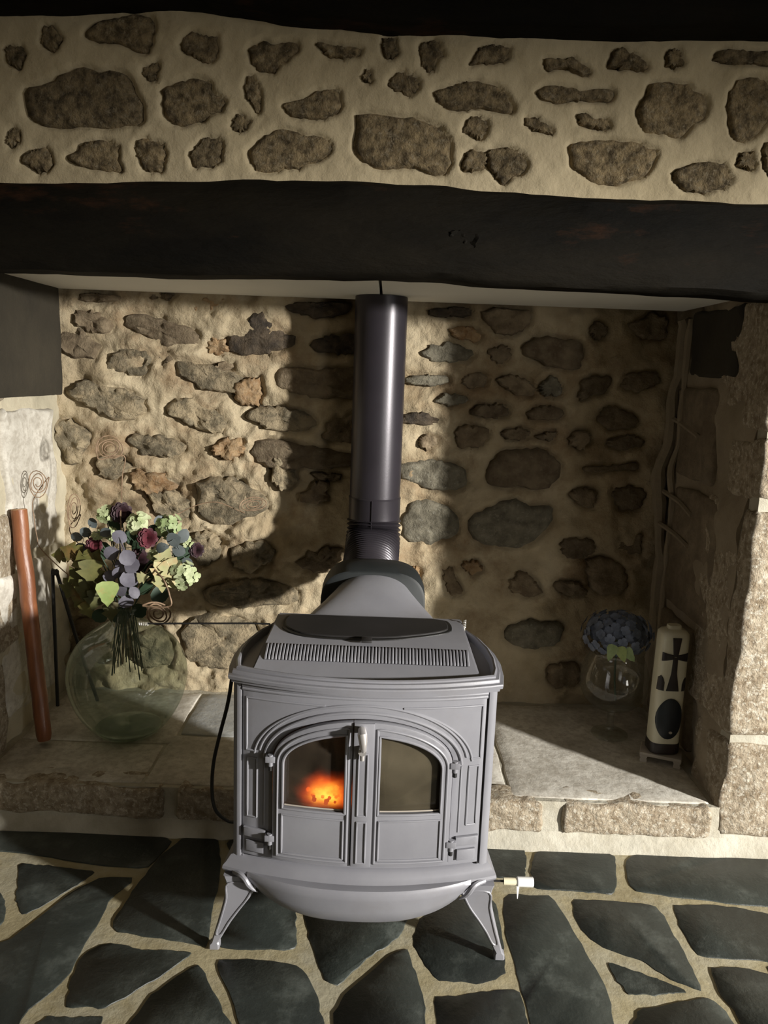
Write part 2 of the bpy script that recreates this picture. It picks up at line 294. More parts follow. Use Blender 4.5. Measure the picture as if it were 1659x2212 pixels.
Rc=[[(-10,150),(30,155),(65,205),(45,250),(5,245),(-8,200)],[(-130,500),(-60,480),(60,500),(180,515),(240,545),(285,600),(280,660),(300,700),(270,755),(190,745),(100,722),(0,735),(-60,715),(-135,665),(-130,580)],
[(145,190),(205,165),(262,235),(225,270),(215,305),(160,305),(158,240)],[(10,350),(60,315),(120,318),(150,350),(160,390),(110,420),(60,395),(15,375)],
[(410,205),(450,190),(545,205),(550,240),(520,270),(420,275),(365,287),(385,250)],[(210,395),(280,370),(330,350),(440,348),(500,375),(545,430),(572,490),(520,490),(430,465),(330,480),(240,465),(210,430)],
[(685,260),(750,245),(830,248),(900,290),(880,325),(800,300),(740,290),(700,318),(690,290)],[(965,285),(1000,215),(1040,210),(1090,245),(1145,270),(1125,308),(1060,290),(1010,292)],
[(1225,220),(1270,215),(1298,260),(1295,285),(1235,288),(1222,260)],[(1420,250),(1450,208),(1530,220),(1600,225),(1670,215),(1700,240),(1690,290),(1590,280),(1500,270)],
[(650,390),(710,360),(790,370),(850,390),(930,385),(1000,378),(995,438),(920,430),(860,435),(790,445),(700,435),(655,415)],
[(1095,460),(1130,420),(1140,350),(1210,335),(1320,355),(1340,390),(1400,410),(1410,450),(1390,500),(1330,545),(1280,595),(1200,580),(1145,580),(1105,520)],
[(1475,480),(1490,390),(1540,335),(1600,325),(1670,360),(1700,430),(1670,510),(1610,590),(1540,615),(1500,580)],[(600,510),(660,510),(700,530),(733,565),(720,578),(660,565),(615,545)],
[(835,500),(870,488),(900,510),(975,515),(980,548),(940,558),(880,545),(840,525)],[(340,545),(370,505),(430,510),(462,545),(435,580),(410,608),(375,590),(338,570)],
[(325,735),(345,670),(385,643),(440,660),(440,715),(400,735)],[(442,640),(530,632),(600,660),(625,710),(600,755),(545,765),(515,798),(480,760),(445,715)],
[(795,640),(815,605),(930,605),(1080,605),(1130,635),(1180,650),(1160,720),(1120,770),(1070,775),(1020,812),(900,785),(870,750),(810,740),(795,690)],
[(1255,740),(1310,715),(1430,690),(1475,715),(1512,770),(1480,810),(1390,828),(1310,825),(1260,790)],[(1525,690),(1560,655),(1595,660),(1612,715),(1600,735),(1545,725)],
[(1635,640),(1660,615),(1700,640),(1740,700),(1700,780),(1660,770),(1640,700)]]
def wpoly(pts, fx, fy, Y, jag=0.003, seed=1, n=44):
    W=[atY(fx(u),fy(v),Y) for u,v in pts]
    return resample([(p.x,p.z) for p in W], n, jag, seed)
band=[]; k=0
for P in Lc: k+=1; band.append(wpoly(P,lambda u:u*0.5003,lambda v:v*0.5003,YF,0.0045,k))
for P in Rc: k+=1; band.append(wpoly(P,lambda u:830+u*0.4997,lambda v:v*0.4997,YF,0.0045,k))
for i in range(26):   # the same masonry beyond the frame on both sides
    s=-1 if i%2 else 1; cx=s*(1.16+0.2*(i//6)+rnd.uniform(-.03,.03)); cz=(1.73,1.82,1.91)[i//2%3]; a,b=rnd.uniform(.05,.09),rnd.uniform(.025,.04)
    band.append(resample([(cx+a*math.cos(t*PI/4)*rnd.uniform(.8,1.1),cz+b*math.sin(t*PI/4)*rnd.uniform(.8,1.1)) for t in range(8)],26,0.003,i+90))
breast=rubble_wall('wall_chimney_breast',YF,-2.0,2.0,1.60,2.02,0.006,band,'lime_plaster',0.012,0.007,0.010,9,3,back=0.22)
for i,p in enumerate(band): stone_on_wall(p,YF+0.003,0.005,0.014,0.010,'band_stone',breast,i+1)
# ---- niche back wall
Ln=[('b',[(300,195),(350,150),(480,180),(485,240),(430,270),(350,240)]),('b',[(240,250),(330,235),(420,290),(415,370),(330,365),(245,330)]),
('b',[(520,180),(640,175),(760,215),(850,240),(870,310),(800,325),(700,320),(600,270),(530,230)]),('g',[(455,370),(500,330),(580,315),(650,335),(665,385),(630,435),(540,440),(470,415)]),
('o',[(890,330),(900,290),(975,275),(985,345),(940,350)]),('d',[(980,270),(990,210),(1060,190),(1130,165),(1190,215),(1240,250),(1285,265),(1270,310),(1200,340),(1130,365),(1040,350),(990,340)]),
('d',[(1205,120),(1520,120),(1510,170),(1390,190),(1290,185)]),('d',[(1330,290),(1400,270),(1510,255),(1590,270),(1590,350),(1440,350),(1350,340)]),
('g',[(740,400),(790,365),(850,390),(950,410),(1040,440),(1055,500),(1000,520),(890,505),(790,460),(745,435)]),('b',[(1170,420),(1260,395),(1370,410),(1590,390),(1590,540),(1400,545),(1230,520),(1170,480)]),
('g',[(265,490),(340,460),(470,480),(580,520),(640,560),(610,620),(500,640),(420,600),(340,560),(280,530)]),('g',[(715,560),(770,530),(860,560),(960,610),(975,660),(930,700),(850,680),(780,640),(725,605)]),
('g',[(1050,610),(1100,575),(1210,570),(1320,595),(1380,650),(1330,690),(1200,690),(1080,640)]),('b',[(1390,700),(1430,630),(1530,600),(1590,620),(1590,735),(1420,735)]),
('g',[(225,620),(290,640),(370,680),(385,760),(320,840),(270,800),(240,700)]),('g',[(530,720),(600,690),(720,710),(800,750),(770,790),(680,800),(600,780)]),
('o',[(905,760),(960,710),(1050,705),(1060,770),(1000,805),(920,790)]),('b',[(1080,730),(1160,710),(1320,735),(1490,770),(1590,790),(1500,840),(1350,850),(1200,850),(1110,830),(1075,790)]),
('g',[(830,920),(900,880),(1010,880),(1100,930),(1160,1000),(1100,1060),(980,1090),(880,1080),(850,1010)]),('b',[(1270,990),(1340,920),(1400,895),(1420,920),(1400,950),(1430,990),(1360,995)]),
('g',[(985,1190),(1060,1150),(1180,1180),(1200,1230),(1100,1290),(1010,1280)]),('b',[(1280,1240),(1360,1190),(1480,1180),(1480,1260),(1380,1300),(1300,1280)]),
('b',[(320,80),(530,90),(520,120),(420,130),(340,115)]),('b',[(620,90),(750,90),(740,115),(650,115)]),('o',[(800,140),(900,100),(1000,100),(950,140),(900,185),(830,160)]),
('o',[(560,850),(700,870),(760,930),(660,960),(560,920)]),('g',[(620,950),(740,930),(830,1010),(800,1080),(690,1060)]),('o',[(1010,480),(1110,440),(1140,520),(1090,590),(1020,560)]),('g',[(420,780),(520,800),(560,850),(480,900),(410,860)]),('b',[(860,440),(960,380),(1020,400),(960,425)]),('g',[(1180,770),(1280,860),(1240,960),(1160,900)]),('b',[(1340,860),(1480,870),(1470,900),(1370,890)]),('g',[(820,1120),(930,1130),(960,1220),(880,1280),(800,1220)]),('b',[(680,350),(735,340),(740,380),(690,400)]),('g',[(770,1520),(900,1470),(1080,1500),(1130,1580),(1100,1700),(900,1720),(790,1660)]),
('g',[(560,1560),(700,1530),(750,1620),(740,1700),(560,1700)]),('g',[(850,1380),(1000,1330),(1180,1330),(1300,1360),(1290,1430),(1120,1450),(900,1440)]),('b',[(300,1500),(480,1480),(540,1600),(500,1700),(300,1690)])]
Rn=[('d',[(190,150),(390,150),(385,185),(300,190),(200,185)]),('b',[(415,150),(620,155),(640,200),(590,265),(490,265),(430,220)]),('o',[(275,240),(350,215),(405,240),(430,290),(370,300),(290,270)]),
('g',[(150,340),(220,300),(330,305),(400,345),(350,385),(230,385),(170,370)]),('b',[(445,320),(540,315),(555,370),(500,395),(450,360)]),('b',[(590,330),(650,285),(720,265),(860,295),(880,360),(850,430),(740,410),(640,370)]),
('g',[(80,450),(180,435),(280,445),(285,480),(170,490),(80,475)]),('b',[(335,450),(400,425),(455,440),(450,495),(370,500),(330,480)]),('b',[(480,450),(560,435),(650,470),(655,520),(590,540),(500,490)]),
('g',[(670,470),(740,445),(780,500),(770,540),(680,525)]),('g',[(205,550),(290,510),(380,540),(330,570),(240,575)]),('b',[(365,610),(430,560),(540,570),(550,615),(460,625)]),
('b',[(615,590),(720,570),(780,590),(775,635),(640,640)]),('d',[(60,620),(150,595),(255,630),(240,655),(60,650)]),('b',[(135,720),(200,690),(240,730),(210,765),(150,760)]),
('b',[(300,670),(380,655),(460,670),(450,740),(370,765),(310,750)]),('b',[(490,690),(570,660),(650,700),(560,725)]),('b',[(660,700),(740,680),(740,725),(670,722)]),
('b',[(800,700),(870,680),(910,710),(880,760),(810,750)]),('b',[(430,870),(480,790),(590,755),(700,765),(775,820),(770,890),(700,950),(580,930),(450,920)]),
('g',[(50,820),(180,800),(280,815),(370,860),(360,935),(220,945),(120,910),(50,880)]),('b',[(850,840),(1000,830),(1100,815),(1110,850),(980,860),(870,865)]),
('g',[(70,1060),(120,980),(200,965),(290,1020),(330,1060),(320,1130),(250,1160),(170,1185),(70,1150)]),('g',[(355,1060),(440,1010),(540,975),(650,1010),(740,1020),(720,1090),(660,1150),(600,1205),(480,1190),(380,1150)]),
('b',[(800,960),(860,920),(920,940),(920,1010),(850,1025)]),('b',[(965,930),(1080,910),(1140,950),(1120,1020),(1000,1025)]),('b',[(755,1190),(800,1140),(900,1150),(920,1200),(850,1250),(780,1230)]),
('o',[(330,1250),(400,1240),(440,1290),(370,1310)]),('b',[(540,1330),(600,1280),(660,1330),(690,1390),(600,1400),(540,1380)]),('b',[(740,1330),(850,1340),(900,1390),(800,1400),(740,1370)]),
('b',[(240,1290),(290,1260),(320,1330),(350,1390),(290,1400)]),('b',[(860,1260),(960,1210),(1060,1280),(1060,1400),(900,1390)]),('b',[(830,560),(860,460),(930,440),(1000,440),(980,510),(900,530)]),
('b',[(920,620),(980,570),(1080,600),(1120,650),(1040,675),(940,670)]),('b',[(1040,430),(1180,420),(1200,480),(1100,520),(1020,500)]),('b',[(1030,230),(1150,170),(1240,180),(1240,280),(1150,300)]),
('b',[(920,200),(980,240),(920,300),(880,260)]),('b',[(960,720),(1080,700),(1140,720),(1120,760),(980,760)]),('b',[(1000,1150),(1100,1110),(1130,1170),(1100,1220),(1010,1200)]),
('g',[(510,1540),(640,1500),(780,1520),(770,1610),(620,1640),(530,1600)]),('b',[(860,1560),(960,1520),(1060,1540),(1060,1640),(900,1660)]),('o',[(70,1300),(130,1250),(160,1310),(120,1380)]),('b',[(700,1700),(850,1680),(860,1780),(720,1800)])]
niche=[]; nm={'b':'niche_stone_brown','g':'niche_stone_gray','d':'niche_stone_dark','o':'niche_stone_ochre'}; k=0
for t,P in Ln: k+=1; niche.append((t,wpoly(P,lambda u:u*0.5003,lambda v:590+v*0.5003,YB,0.008,k+200,40)))
for t,P in Rn: k+=1; niche.append((t,wpoly(P,lambda u:830+u*0.4997,lambda v:590+v*0.4997,YB,0.006,k+200,40)))
wb=rubble_wall('wall_niche_back',YB,XL-0.06,XR+0.06,ZH-0.004,1.56,0.0075,[p for t,p in niche],'niche_mortar',0.014,0.016,0.030,11,17)
for i,(t,p) in enumerate(niche):
    left=p[:,0].mean()<-0.05
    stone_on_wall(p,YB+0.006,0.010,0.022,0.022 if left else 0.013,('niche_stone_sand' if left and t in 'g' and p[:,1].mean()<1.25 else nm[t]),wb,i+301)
# ---- niche side walls (inner faces) as rough slabs, jamb blocks in front
def side_wall(name, X, sgn, y0, y1, seed):
    res=0.012; ys=np.linspace(y0,y1,int((y1-y0)/res)); zs=np.linspace(ZH-0.012,1.56,int(1.44/res)); Yg,Z=np.meshgrid(ys,zs)
    h=0.026*fbm(Yg*7,Z*7,seed,5)+0.02*fbm(Yg*2.5,Z*2.5,seed+4,2)
    V=np.stack([(X+sgn*h).ravel(),Yg.ravel(),Z.ravel()],1); ny=len(ys); i=np.arange(V.shape[0]).reshape(len(zs),ny)
    F=np.stack([i[:-1,:-1],i[:-1,1:],i[1:,1:],i[1:,:-1]],-1).reshape(-1,4).tolist(); nb=len(V)
    V=np.vstack([V,[(X-sgn*0.15,y0,ZH-0.012),(X-sgn*0.15,y1,ZH-0.012),(X-sgn*0.15,y1,1.56),(X-sgn*0.15,y0,1.56)]])
    F+= [i[0].tolist()[::-1]+[nb,nb+1], i[-1].tolist()+[nb+2,nb+3], i[:,0].tolist()+[nb+3,nb], i[:,-1].tolist()[::-1]+[nb+1,nb+2],[nb,nb+1,nb+2,nb+3]]
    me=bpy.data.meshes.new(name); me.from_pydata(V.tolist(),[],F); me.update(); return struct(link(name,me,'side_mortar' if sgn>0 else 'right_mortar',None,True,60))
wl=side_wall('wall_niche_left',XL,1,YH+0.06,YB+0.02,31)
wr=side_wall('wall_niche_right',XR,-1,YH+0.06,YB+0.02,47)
def block(name, x0,x1,y0,y1,z0,z1, m, parent, amp=0.008, res=0.03, seed=0, bev=0.012):
    bm=bmesh.new(); box(bm,x0,x1,y0,y1,z0,z1)
    for ax,(a,b) in enumerate(((x0,x1),(y0,y1),(z0,z1))):
        n=max(1,int((b-a)/res)); cuts=[a+bev]+[a+(b-a)*i/n for i in range(1,n)]+[b-bev]
        for c in cuts:
            co=[0,0,0]; no=[0,0,0]; co[ax]=c; no[ax]=1
            bmesh.ops.bisect_plane(bm, geom=bm.verts[:]+bm.edges[:]+bm.faces[:], plane_co=co, plane_no=no)
    for v in bm.verts:
        e=sum((abs(v.co[i]-(a))<1e-5 or abs(v.co[i]-b)<1e-5) for i,(a,b) in enumerate(((x0,x1),(y0,y1),(z0,z1))))
        cc=Vector(((x0+x1)/2,(y0+y1)/2,(z0+z1)/2)); p=v.co.copy()
        if e>=2:
            for i,(a,b) in enumerate(((x0,x1),(y0,y1),(z0,z1))):
                if abs(p[i]-a)<1e-5: v.co[i]+=bev*0.45*(e-1)*0.7
                elif abs(p[i]-b)<1e-5: v.co[i]-=bev*0.45*(e-1)*0.7
        v.co.x+=amp*nz(p.y*17+seed,p.z*17+p.x*5,seed+1); v.co.y+=amp*nz(p.x*17+seed,p.z*17+p.y*5,seed+2); v.co.z+=amp*nz(p.x*17,p.y*17+seed,seed+3)
    return obj(name,bm,m,parent,True,60)
# right jamb pier: mortar core + granite blocks
def pier(name, x0, x1, zs, seed, inner):
    bm=bmesh.new(); box(bm,x0+0.012,x1-0.012,YH+0.010,YH+0.15,0,1.44); core=struct(obj(name,bm,'hearth_mortar',None,False))
    for i,(a,b) in enumerate(zs):
        block('stone',x0,x1,YH,YH+0.19+0.10*(i%2),a,b,'granite',core,0.013,0.022,seed+i,0.014)
    return core
zj=[atY(1590,1600,YH).z, atY(1640,1095,YH).z]
pr=pier('wall_pier_right',XR-0.005,1.42,[(0.05,zj[0]-0.011),(zj[0]+0.011,zj[1]-0.01),(zj[1]+0.012,1.10),(1.118,1.44)],5,-1)
pl=pier('wall_pier_left',-1.62,XL+0.012,[(0.05,0.40),(0.422,0.80),(0.822,1.10),(1.118,1.44)],15,1)
# face stones of the niche sides, coarse granite; dark upper blocks
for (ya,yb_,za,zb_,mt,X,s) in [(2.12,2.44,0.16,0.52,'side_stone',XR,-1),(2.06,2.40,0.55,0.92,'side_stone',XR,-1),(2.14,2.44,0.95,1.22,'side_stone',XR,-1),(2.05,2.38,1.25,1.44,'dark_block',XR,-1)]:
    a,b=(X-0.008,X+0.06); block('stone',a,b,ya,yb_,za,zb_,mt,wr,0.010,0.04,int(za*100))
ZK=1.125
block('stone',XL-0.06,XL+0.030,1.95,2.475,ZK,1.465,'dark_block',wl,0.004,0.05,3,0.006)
block('stone',XL-0.06,XL+0.012,2.12,2.44,0.66,1.09,'granite_top',wl,0.02,0.04,77)
block('stone',XL-0.06,XL+0.012,2.05,2.40,0.20,0.63,'granite_top',wl,0.02,0.04,78)
# lumpy mortar ridge down the back right corner
rid=[(1475,690),(1490,760),(1462,840),(1452,900),(1440,960),(1428,1020),(1425,1100),(1420,1180),(1440,1240),(1430,1320),(1425,1420),(1400,1520)]
for off,r in ((0,0.020),(26,0.012)):
    bm=bmesh.new(); pp=smooth_path([atY(x+off+6*math.sin(i*2.1+off),y,2.455-off*0.002) for i,(x,y) in enumerate(rid)],6)
    pp=[Vector((min(p.x,XR-0.004),p.y,p.z)) for p in pp]
    tube(bm,pp,[r*(1+0.5*nz(p.z*14,off,5)) for p in pp],8); obj('mortar_ridge',bm,'right_mortar',wb)
for pts in ([(1455,905),(1490,925),(1510,945)],[(1432,1060),(1470,1085),(1520,1115)],[(1425,1130),(1460,1155),(1485,1180)]):
    bm=bmesh.new(); pp=smooth_path([atY(x,y,2.44-0.1*i) for i,(x,y) in enumerate(pts)],5); pp=[Vector((min(p.x,XR-0.006),p.y,p.z)) for p in pp]
    tube(bm,pp,0.008,6); obj('mortar_ridge',bm,'right_mortar',wb)
# ---- beams
ZC=1.453
def beam(name, ys, edge_top, edge_bot, x0, x1, seed, m='dark_oak', soft=0.015, lab=None):
    y0,y1=ys; rings=[]; n=90
    for i in range(n+1):
        x=x0+(x1-x0)*i/n; zt=edge_top(x)+0.006*nz(x*9,seed,seed); zb=edge_bot(x)+0.005*nz(x*8,seed+3,seed)
        prof=[(y0+soft,zb),(y0+0.003,zb+soft*0.8),(y0,zb+(zt-zb)*.3),(y0,zb+(zt-zb)*.6),(y0+0.003,zt-soft*.7),(y0+soft,zt),((y0+y1)/2,zt+0.002),(y1,zt),(y1,(zt+zb)/2),(y1,zb),((y0+y1)/2,zb)]
        rings.append([(x,y+0.007*nz(x*4+k,k*1.7,seed+k) if k<6 else y,z+0.003*nz(x*11,k*2.3,seed+20+k)) for k,(y,z) in enumerate(prof)])
    bm=bmesh.new(); loft(bm,rings); return obj(name,bm,m,None,True,50)
def edgef(pts, Y):
    W=[atY(x,y,Y) for x,y in pts]; X=[p.x for p in W]; Z=[p.z for p in W]; return lambda x: float(np.interp(x,X,Z))
mt_top=edgef([(0,396),(300,392),(700,388),(850,397),(960,403),(1060,416),(1250,427),(1659,440)],YF)
mt_bot=edgef([(0,588),(350,602),(820,606),(1100,624),(1400,637),(1600,652)],1.94)
mb=beam('mantel_beam',(1.845,1.94),lambda x:mt_top(x)-0.004,lambda x:min(mt_bot(x),ZC-0.002),-1.75,1.75,4)
# make it a thing with a knot
tag(mb,'massive dark oak mantel beam spanning the fireplace, worn with orange patches','beam')
kp=atY(1000,522,1.846)
kq=resample([(kp.x+0.040*math.cos(a)*(1+.25*math.sin(3*a)),kp.z+0.030*math.sin(a)*(1+.2*math.cos(2*a))) for a in [2*PI*q/10 for q in range(10)]],36,0.004,5)
stone_on_wall(kq,1.846,-0.001,0.006,0.020,'dark_oak',mb,5,name='knot')
up_bot=edgef([(0,34),(140,37),(200,28),(250,21),(400,28),(560,42),(650,60),(830,73),(1100,82),(1659,90)],1.872)
ub=beam('ceiling_beam',(1.80,2.02),lambda x:2.26,lambda x:up_bot(x),-2.0,2.0,9)
tag(ub,'dark oak ceiling beam above the stone band, wavy lower edge','beam')
# niche ceiling boards
bm=bmesh.new(); box(bm,XL-0.1,XR+0.1,1.945,2.56,ZC+0.018,ZC+0.04); nc=struct(obj('ceiling_niche',bm,'dark_block',None,False))
xs_=atY(823,620,2.2).x
for a,b in ((XL+0.004,xs_-0.004),(xs_+0.004,XR-0.004)):
    bm=bmesh.new(); box(bm,a,b,1.945,2.478,ZC,ZC+0.016,0.002); obj('panel',bm,'white_board',nc,False)
# ---- floor
fl=bmesh.new(); box(fl,-2.2,5.0,-3.0,2.7,-0.12,-0.0025); floor=struct(obj('floor',fl,'grout',None,False))
S=lambda pts:[(u/2,1700+v/2) for u,v in pts]
slabs=[[(1040,1822),(1132,1830),(1137,1860),(1133,1897),(1040,1893)],[(1154,1832),(1330,1843),(1331,1932),(1240,1925),(1150,1917),(1147,1880)],[(1351,1846),(1659,1855),(1800,1858),(1800,1972),(1659,1957),(1560,1948),(1460,1938),(1362,1922),(1352,1890)],
[(1092,1930),(1190,1931),(1220,1975),(1260,2040),(1312,2130),(1328,2212),(1335,2330),(1165,2330),(1145,2212),(1120,2120),(1095,2030),(1085,1970)],
[(1233,1941),(1330,1945),(1413,1953),(1440,1985),(1480,2060),(1522,2142),(1450,2114),(1380,2070),(1300,2045),(1255,2010),(1237,1975)],[(1450,1955),(1540,1952),(1620,1965),(1800,2000),(1800,2106),(1659,2078),(1590,2070),(1508,2066),(1475,2010)],
[(1530,2090),(1610,2092),(1800,2130),(1800,2330),(1690,2330),(1600,2205),(1560,2150)],[(1313,2076),(1390,2102),(1490,2142),(1420,2147),(1358,2146),(1328,2112)],[(1382,2180),(1450,2165),(1535,2153),(1568,2185),(1640,2290),(1660,2330),(1350,2330),(1362,2215)],
[(950,1940),(1010,1935),(1070,1945),(1088,2040),(1095,2105),(1040,2125),(945,2116),(912,2075),(888,2030),(905,1985)],[(935,2151),(1000,2147),(1120,2130),(1140,2200),(1165,2330),(950,2330)],
[(655,1955),(760,1925),(860,1945),(890,1965),(866,2018),(800,2065),(732,2128),(702,2120),(672,2040)],[(878,2046),(898,2100),(915,2160),(920,2330),(740,2330),(722,2190),(745,2150),(800,2100),(850,2056)],
S([(480,590),(560,460),(700,290),(790,215),(945,220),(955,330),(925,500),(900,690),(780,665),(640,645),(500,620)]),S([(935,690),(965,560),(1040,400),(1270,450),(1285,700),(1100,700)]),
S([(470,672),(640,702),(838,712),(720,795),(600,872),(450,950),(282,948),(300,850),(350,740),(420,682)]),S([(930,745),(1100,745),(1275,765),(1338,815),(1370,900),(1405,1023),(1440,1240),(1100,1240),(1005,930),(945,800)]),
S([(852,765),(880,790),(935,900),(1000,1023),(1060,1240),(430,1240),(560,1010),(650,900),(765,812)]),S([(28,660),(170,560),(300,455),(440,385),(600,385),(475,480),(425,590),(365,680),(305,790),(225,890),(105,975),(50,1100),(-120,1240),(-330,1240),(-330,800)]),
S([(82,325),(270,345),(420,362),(300,440),(170,520),(92,548),(70,480)]),S([(-330,400),(0,450),(22,500),(18,590),(-330,740)]),S([(203,987),(448,987),(430,1050),(340,1240),(-20,1240),(165,1012)]),
S([(-330,180),(770,192),(640,350),(440,338),(200,300),(60,280),(-330,260)]),[(490,1795),(760,1800),(755,1895),(520,1900)],[(780,1800),(1020,1815),(1025,1895),(930,1925),(800,1905)],[(525,1915),(750,1910),(770,1915),(650,1945),(640,1925)]]
for i,P in enumerate(slabs):
    W=[atZ(x,y,0) for x,y in P]; W=[(p.x,min(p.y,YH-0.012)) for p in W]
    q=resample(W,52,0.003,i+500,0.09); c=q.mean(0); bm=bmesh.new(); z=rnd.uniform(-0.0015,0.0015)
    r=[[(a,b,-0.03) for a,b in q],[(a,b,z-0.0012) for a,b in q],[(*(c+(np.array((a,b))-c)*0.988),z) for a,b in q]]
    loft(bm,r); obj('slab',bm,'slate',floor,True,50)
for gx in range(-5,7):      # plainer paving beyond the frame
    for gy in range(0,7):
        cx,cy=gx*0.42+(gy%2)*0.2,1.70-gy*0.36; px=proj((cx,cy,0))
        if cy>0.25 and -200<px[0]<1860 and px[1]<2410: continue
        q=resample([(cx+sx*0.195+rnd.uniform(-.03,.0)*sx,cy+sy*0.165+rnd.uniform(-.03,0)*sy) for sx,sy in ((-1,-1),(0,-1),(1,-1),(1,0),(1,1),(0,1),(-1,1),(-1,0))],20,0.004,gx*9+gy+700)
        q[:,1]=np.minimum(q[:,1],YH-0.012)
        bm=bmesh.new(); loft(bm,[[(a,b,-0.03) for a,b in q],[(a,b,-0.001) for a,b in q]]); obj('slab',bm,'slate',floor,True,50)
# ---- raised hearth
hp=bmesh.new(); box(hp,XL-0.02,XR+0.02,YH+0.005,YB+0.02,-0.005,ZH-0.003); 
hearth=obj('raised_hearth',hp,'hearth_mortar',None,False); tag(hearth,'low raised granite hearth with pale mortar behind the stove','hearth')
# top slabs
tops=[(XL+0.02,-0.62,YH+0.02,2.10,'granite_top'),(XL+0.02,-0.60,2.107,2.47,'granite_top'),(-0.612,-0.10,YH+0.02,2.16,'granite_top'),(-0.592,-0.05,2.167,2.47,'blue_granite_top'),(-0.092,0.36,YH+0.02,2.2,'granite_top'),(-0.043,0.36,2.207,2.47,'granite_top'),(0.367,XR-0.02,YH+0.02,2.47,'granite_top')]
for i,(a,b,c,d,mm) in enumerate(tops): block('slab',a,b,c,d,ZH-0.05,ZH,mm,hearth,0.004,0.04,i+40,0.004)
za,zb_=atY(1300,1800,YH).z,atY(1300,1738,YH).z
fb=[(XL+0.03,-0.55,),(-0.52,-0.12),(-0.09,atY(1172,1760,YH).x),(atY(1214,1760,YH).x,atY(1535,1760,YH).x)]
for i,(a,b) in enumerate(fb): block('stone',a,b,YH-0.006,YH+0.08,0.045,ZH-0.002,'granite',hearth,0.012,0.014,i+60,0.010)
# mortar skirt at the foot of the step and pier
rings=[]
for i in range(70):
    x=-1.6+3.0*i/69; hh=0.036+0.010*nz(x*6,1,3); dd=0.018+0.006*nz(x*5,4,6); y=YH
    rings.append([(x,y+0.03,-0.01),(x,y-dd,-0.01),(x,y-dd*0.8,0.006),(x,y-dd*0.25,hh*0.7),(x,y+0.01,hh+0.012),(x,y+0.03,hh+0.012)])
bm=bmesh.new(); loft(bm,rings); struct(obj('trim_1',bm,'hearth_mortar'))
# ---- the rest of the room (behind the camera): walls, ceiling, two windows
def wallbox(name,*b): bm=bmesh.new(); box(bm,*b); return struct(obj(name,bm,'room_plaster',None,False))
wallbox('ceiling',-2.3,5.1,-3.1,2.7,2.26,2.34)
wallbox('wall_left',-2.3,-2.2,-3.1,2.7,0,2.26)
wallbox('wall_front_left',-2.2,-1.62,YF,2.1,0,2.0)
wallbox('wall_front_right',1.42,4.9,YF,2.1,0,1.6)
wallbox('wall_front_right_top',2.0,4.9,YF,2.1,1.6,2.26)
def wall_with_hole(name, axis, pos, lo, hi, h0,h1,z0,z1, th=0.12):
    bm=bmesh.new()
    for (a,b,c,d) in ((lo,h0,0,2.26),(h1,hi,0,2.26),(h0,h1,0,z0),(h0,h1,z1,2.26)):
        if axis=='x': box(bm,pos,pos+th,a,b,c,d)
        else: box(bm,a,b,pos-th,pos,c,d)
    return struct(obj(name,bm,'room_plaster',None,False))
wall_with_hole('wall_right','x',4.9,-3.0,2.7,-1.9,-0.7,0.9,1.9)
wall_with_hole('wall_rear','y',-3.0,-2.3,5.0,1.7,2.7,0.9,1.95)
def window(name, axis, pos, h0,h1,z0,z1):
    bm=bmesh.new(); t=0.05
    bars=[(h0,h0+t,z0,z1),(h1-t,h1,z0,z1),(h0+t,h1-t,z0,z0+t),(h0+t,h1-t,z1-t,z1),((h0+h1)/2-t/2,(h0+h1)/2+t/2,z0+t,z1-t)]
    for a,b,c,d in bars:
        if axis=='x': box(bm,pos,pos+0.05,a,b,c,d)
        else: box(bm,a,b,pos-0.05,pos,c,d)
    struct(obj(name,bm,'white_board',None,False))
window('window_1','x',4.95,-1.9,-0.7,0.9,1.9); window('window_2','y',-3.05,1.7,2.7,0.9,1.95)

# ================================================================ STOVE
SX=-0.024
stove=thing('wood_stove','grey cast iron wood-burning stove with arched glass doors and a lit fire','stove',(SX,1.58,0))
def Yf(x): return 1.425+0.042*(x/0.265)**2     # bowed front, x relative to the stove's centre
def relief(name, rings, d0, d1, m, parent, bev=0.0015, yf=Yf, step=0.02):
    cu=bpy.data.curves.new('t','CURVE'); cu.dimensions='2D'; cu.fill_mode='BOTH'; cu.extrude=max((d1-d0)/2-bev,1e-4); cu.bevel_depth=bev; cu.bevel_resolution=1; cu.offset=-bev
    for r in rings:
        s=cu.splines.new('POLY'); s.points.add(len(r)-1); s.use_cyclic_u=True
        for i,(x,z) in enumerate(r): s.points[i].co=(x,z,0,1)
    o=bpy.data.objects.new('t',cu); C.objects.link(o); dg=bpy.context.evaluated_depsgraph_get(); me=bpy.data.meshes.new_from_object(o.evaluated_get(dg))
    bpy.data.objects.remove(o); bpy.data.curves.remove(cu)
    bm=bmesh.new(); bm.from_mesh(me); bpy.data.meshes.remove(me)
    bmesh.ops.remove_doubles(bm,verts=bm.verts,dist=1e-6)
    xs=[v.co.x for v in bm.verts]; x=min(xs)+step
    while x<max(xs):
        bmesh.ops.bisect_plane(bm,geom=bm.verts[:]+bm.edges[:]+bm.faces[:],plane_co=(x,0,0),plane_no=(1,0,0)); x+=step
    for v in bm.verts:
        x_,z_,dd=v.co.x,v.co.y,v.co.z+(d0+d1)/2; v.co=(SX+x_, yf(x_)-dd, z_)
    return obj(name,bm,m,parent,True,35)
def bead(bm, pts, r, d, yf=Yf, seg=8, closed=False):
    pp=[]
    for i,(x,z) in enumerate(pts): pp.append((SX+x,yf(x)-d,z))
    if closed: pp.append(pp[0]); pp.append(pp[1])
    tube(bm,pp,r,seg)
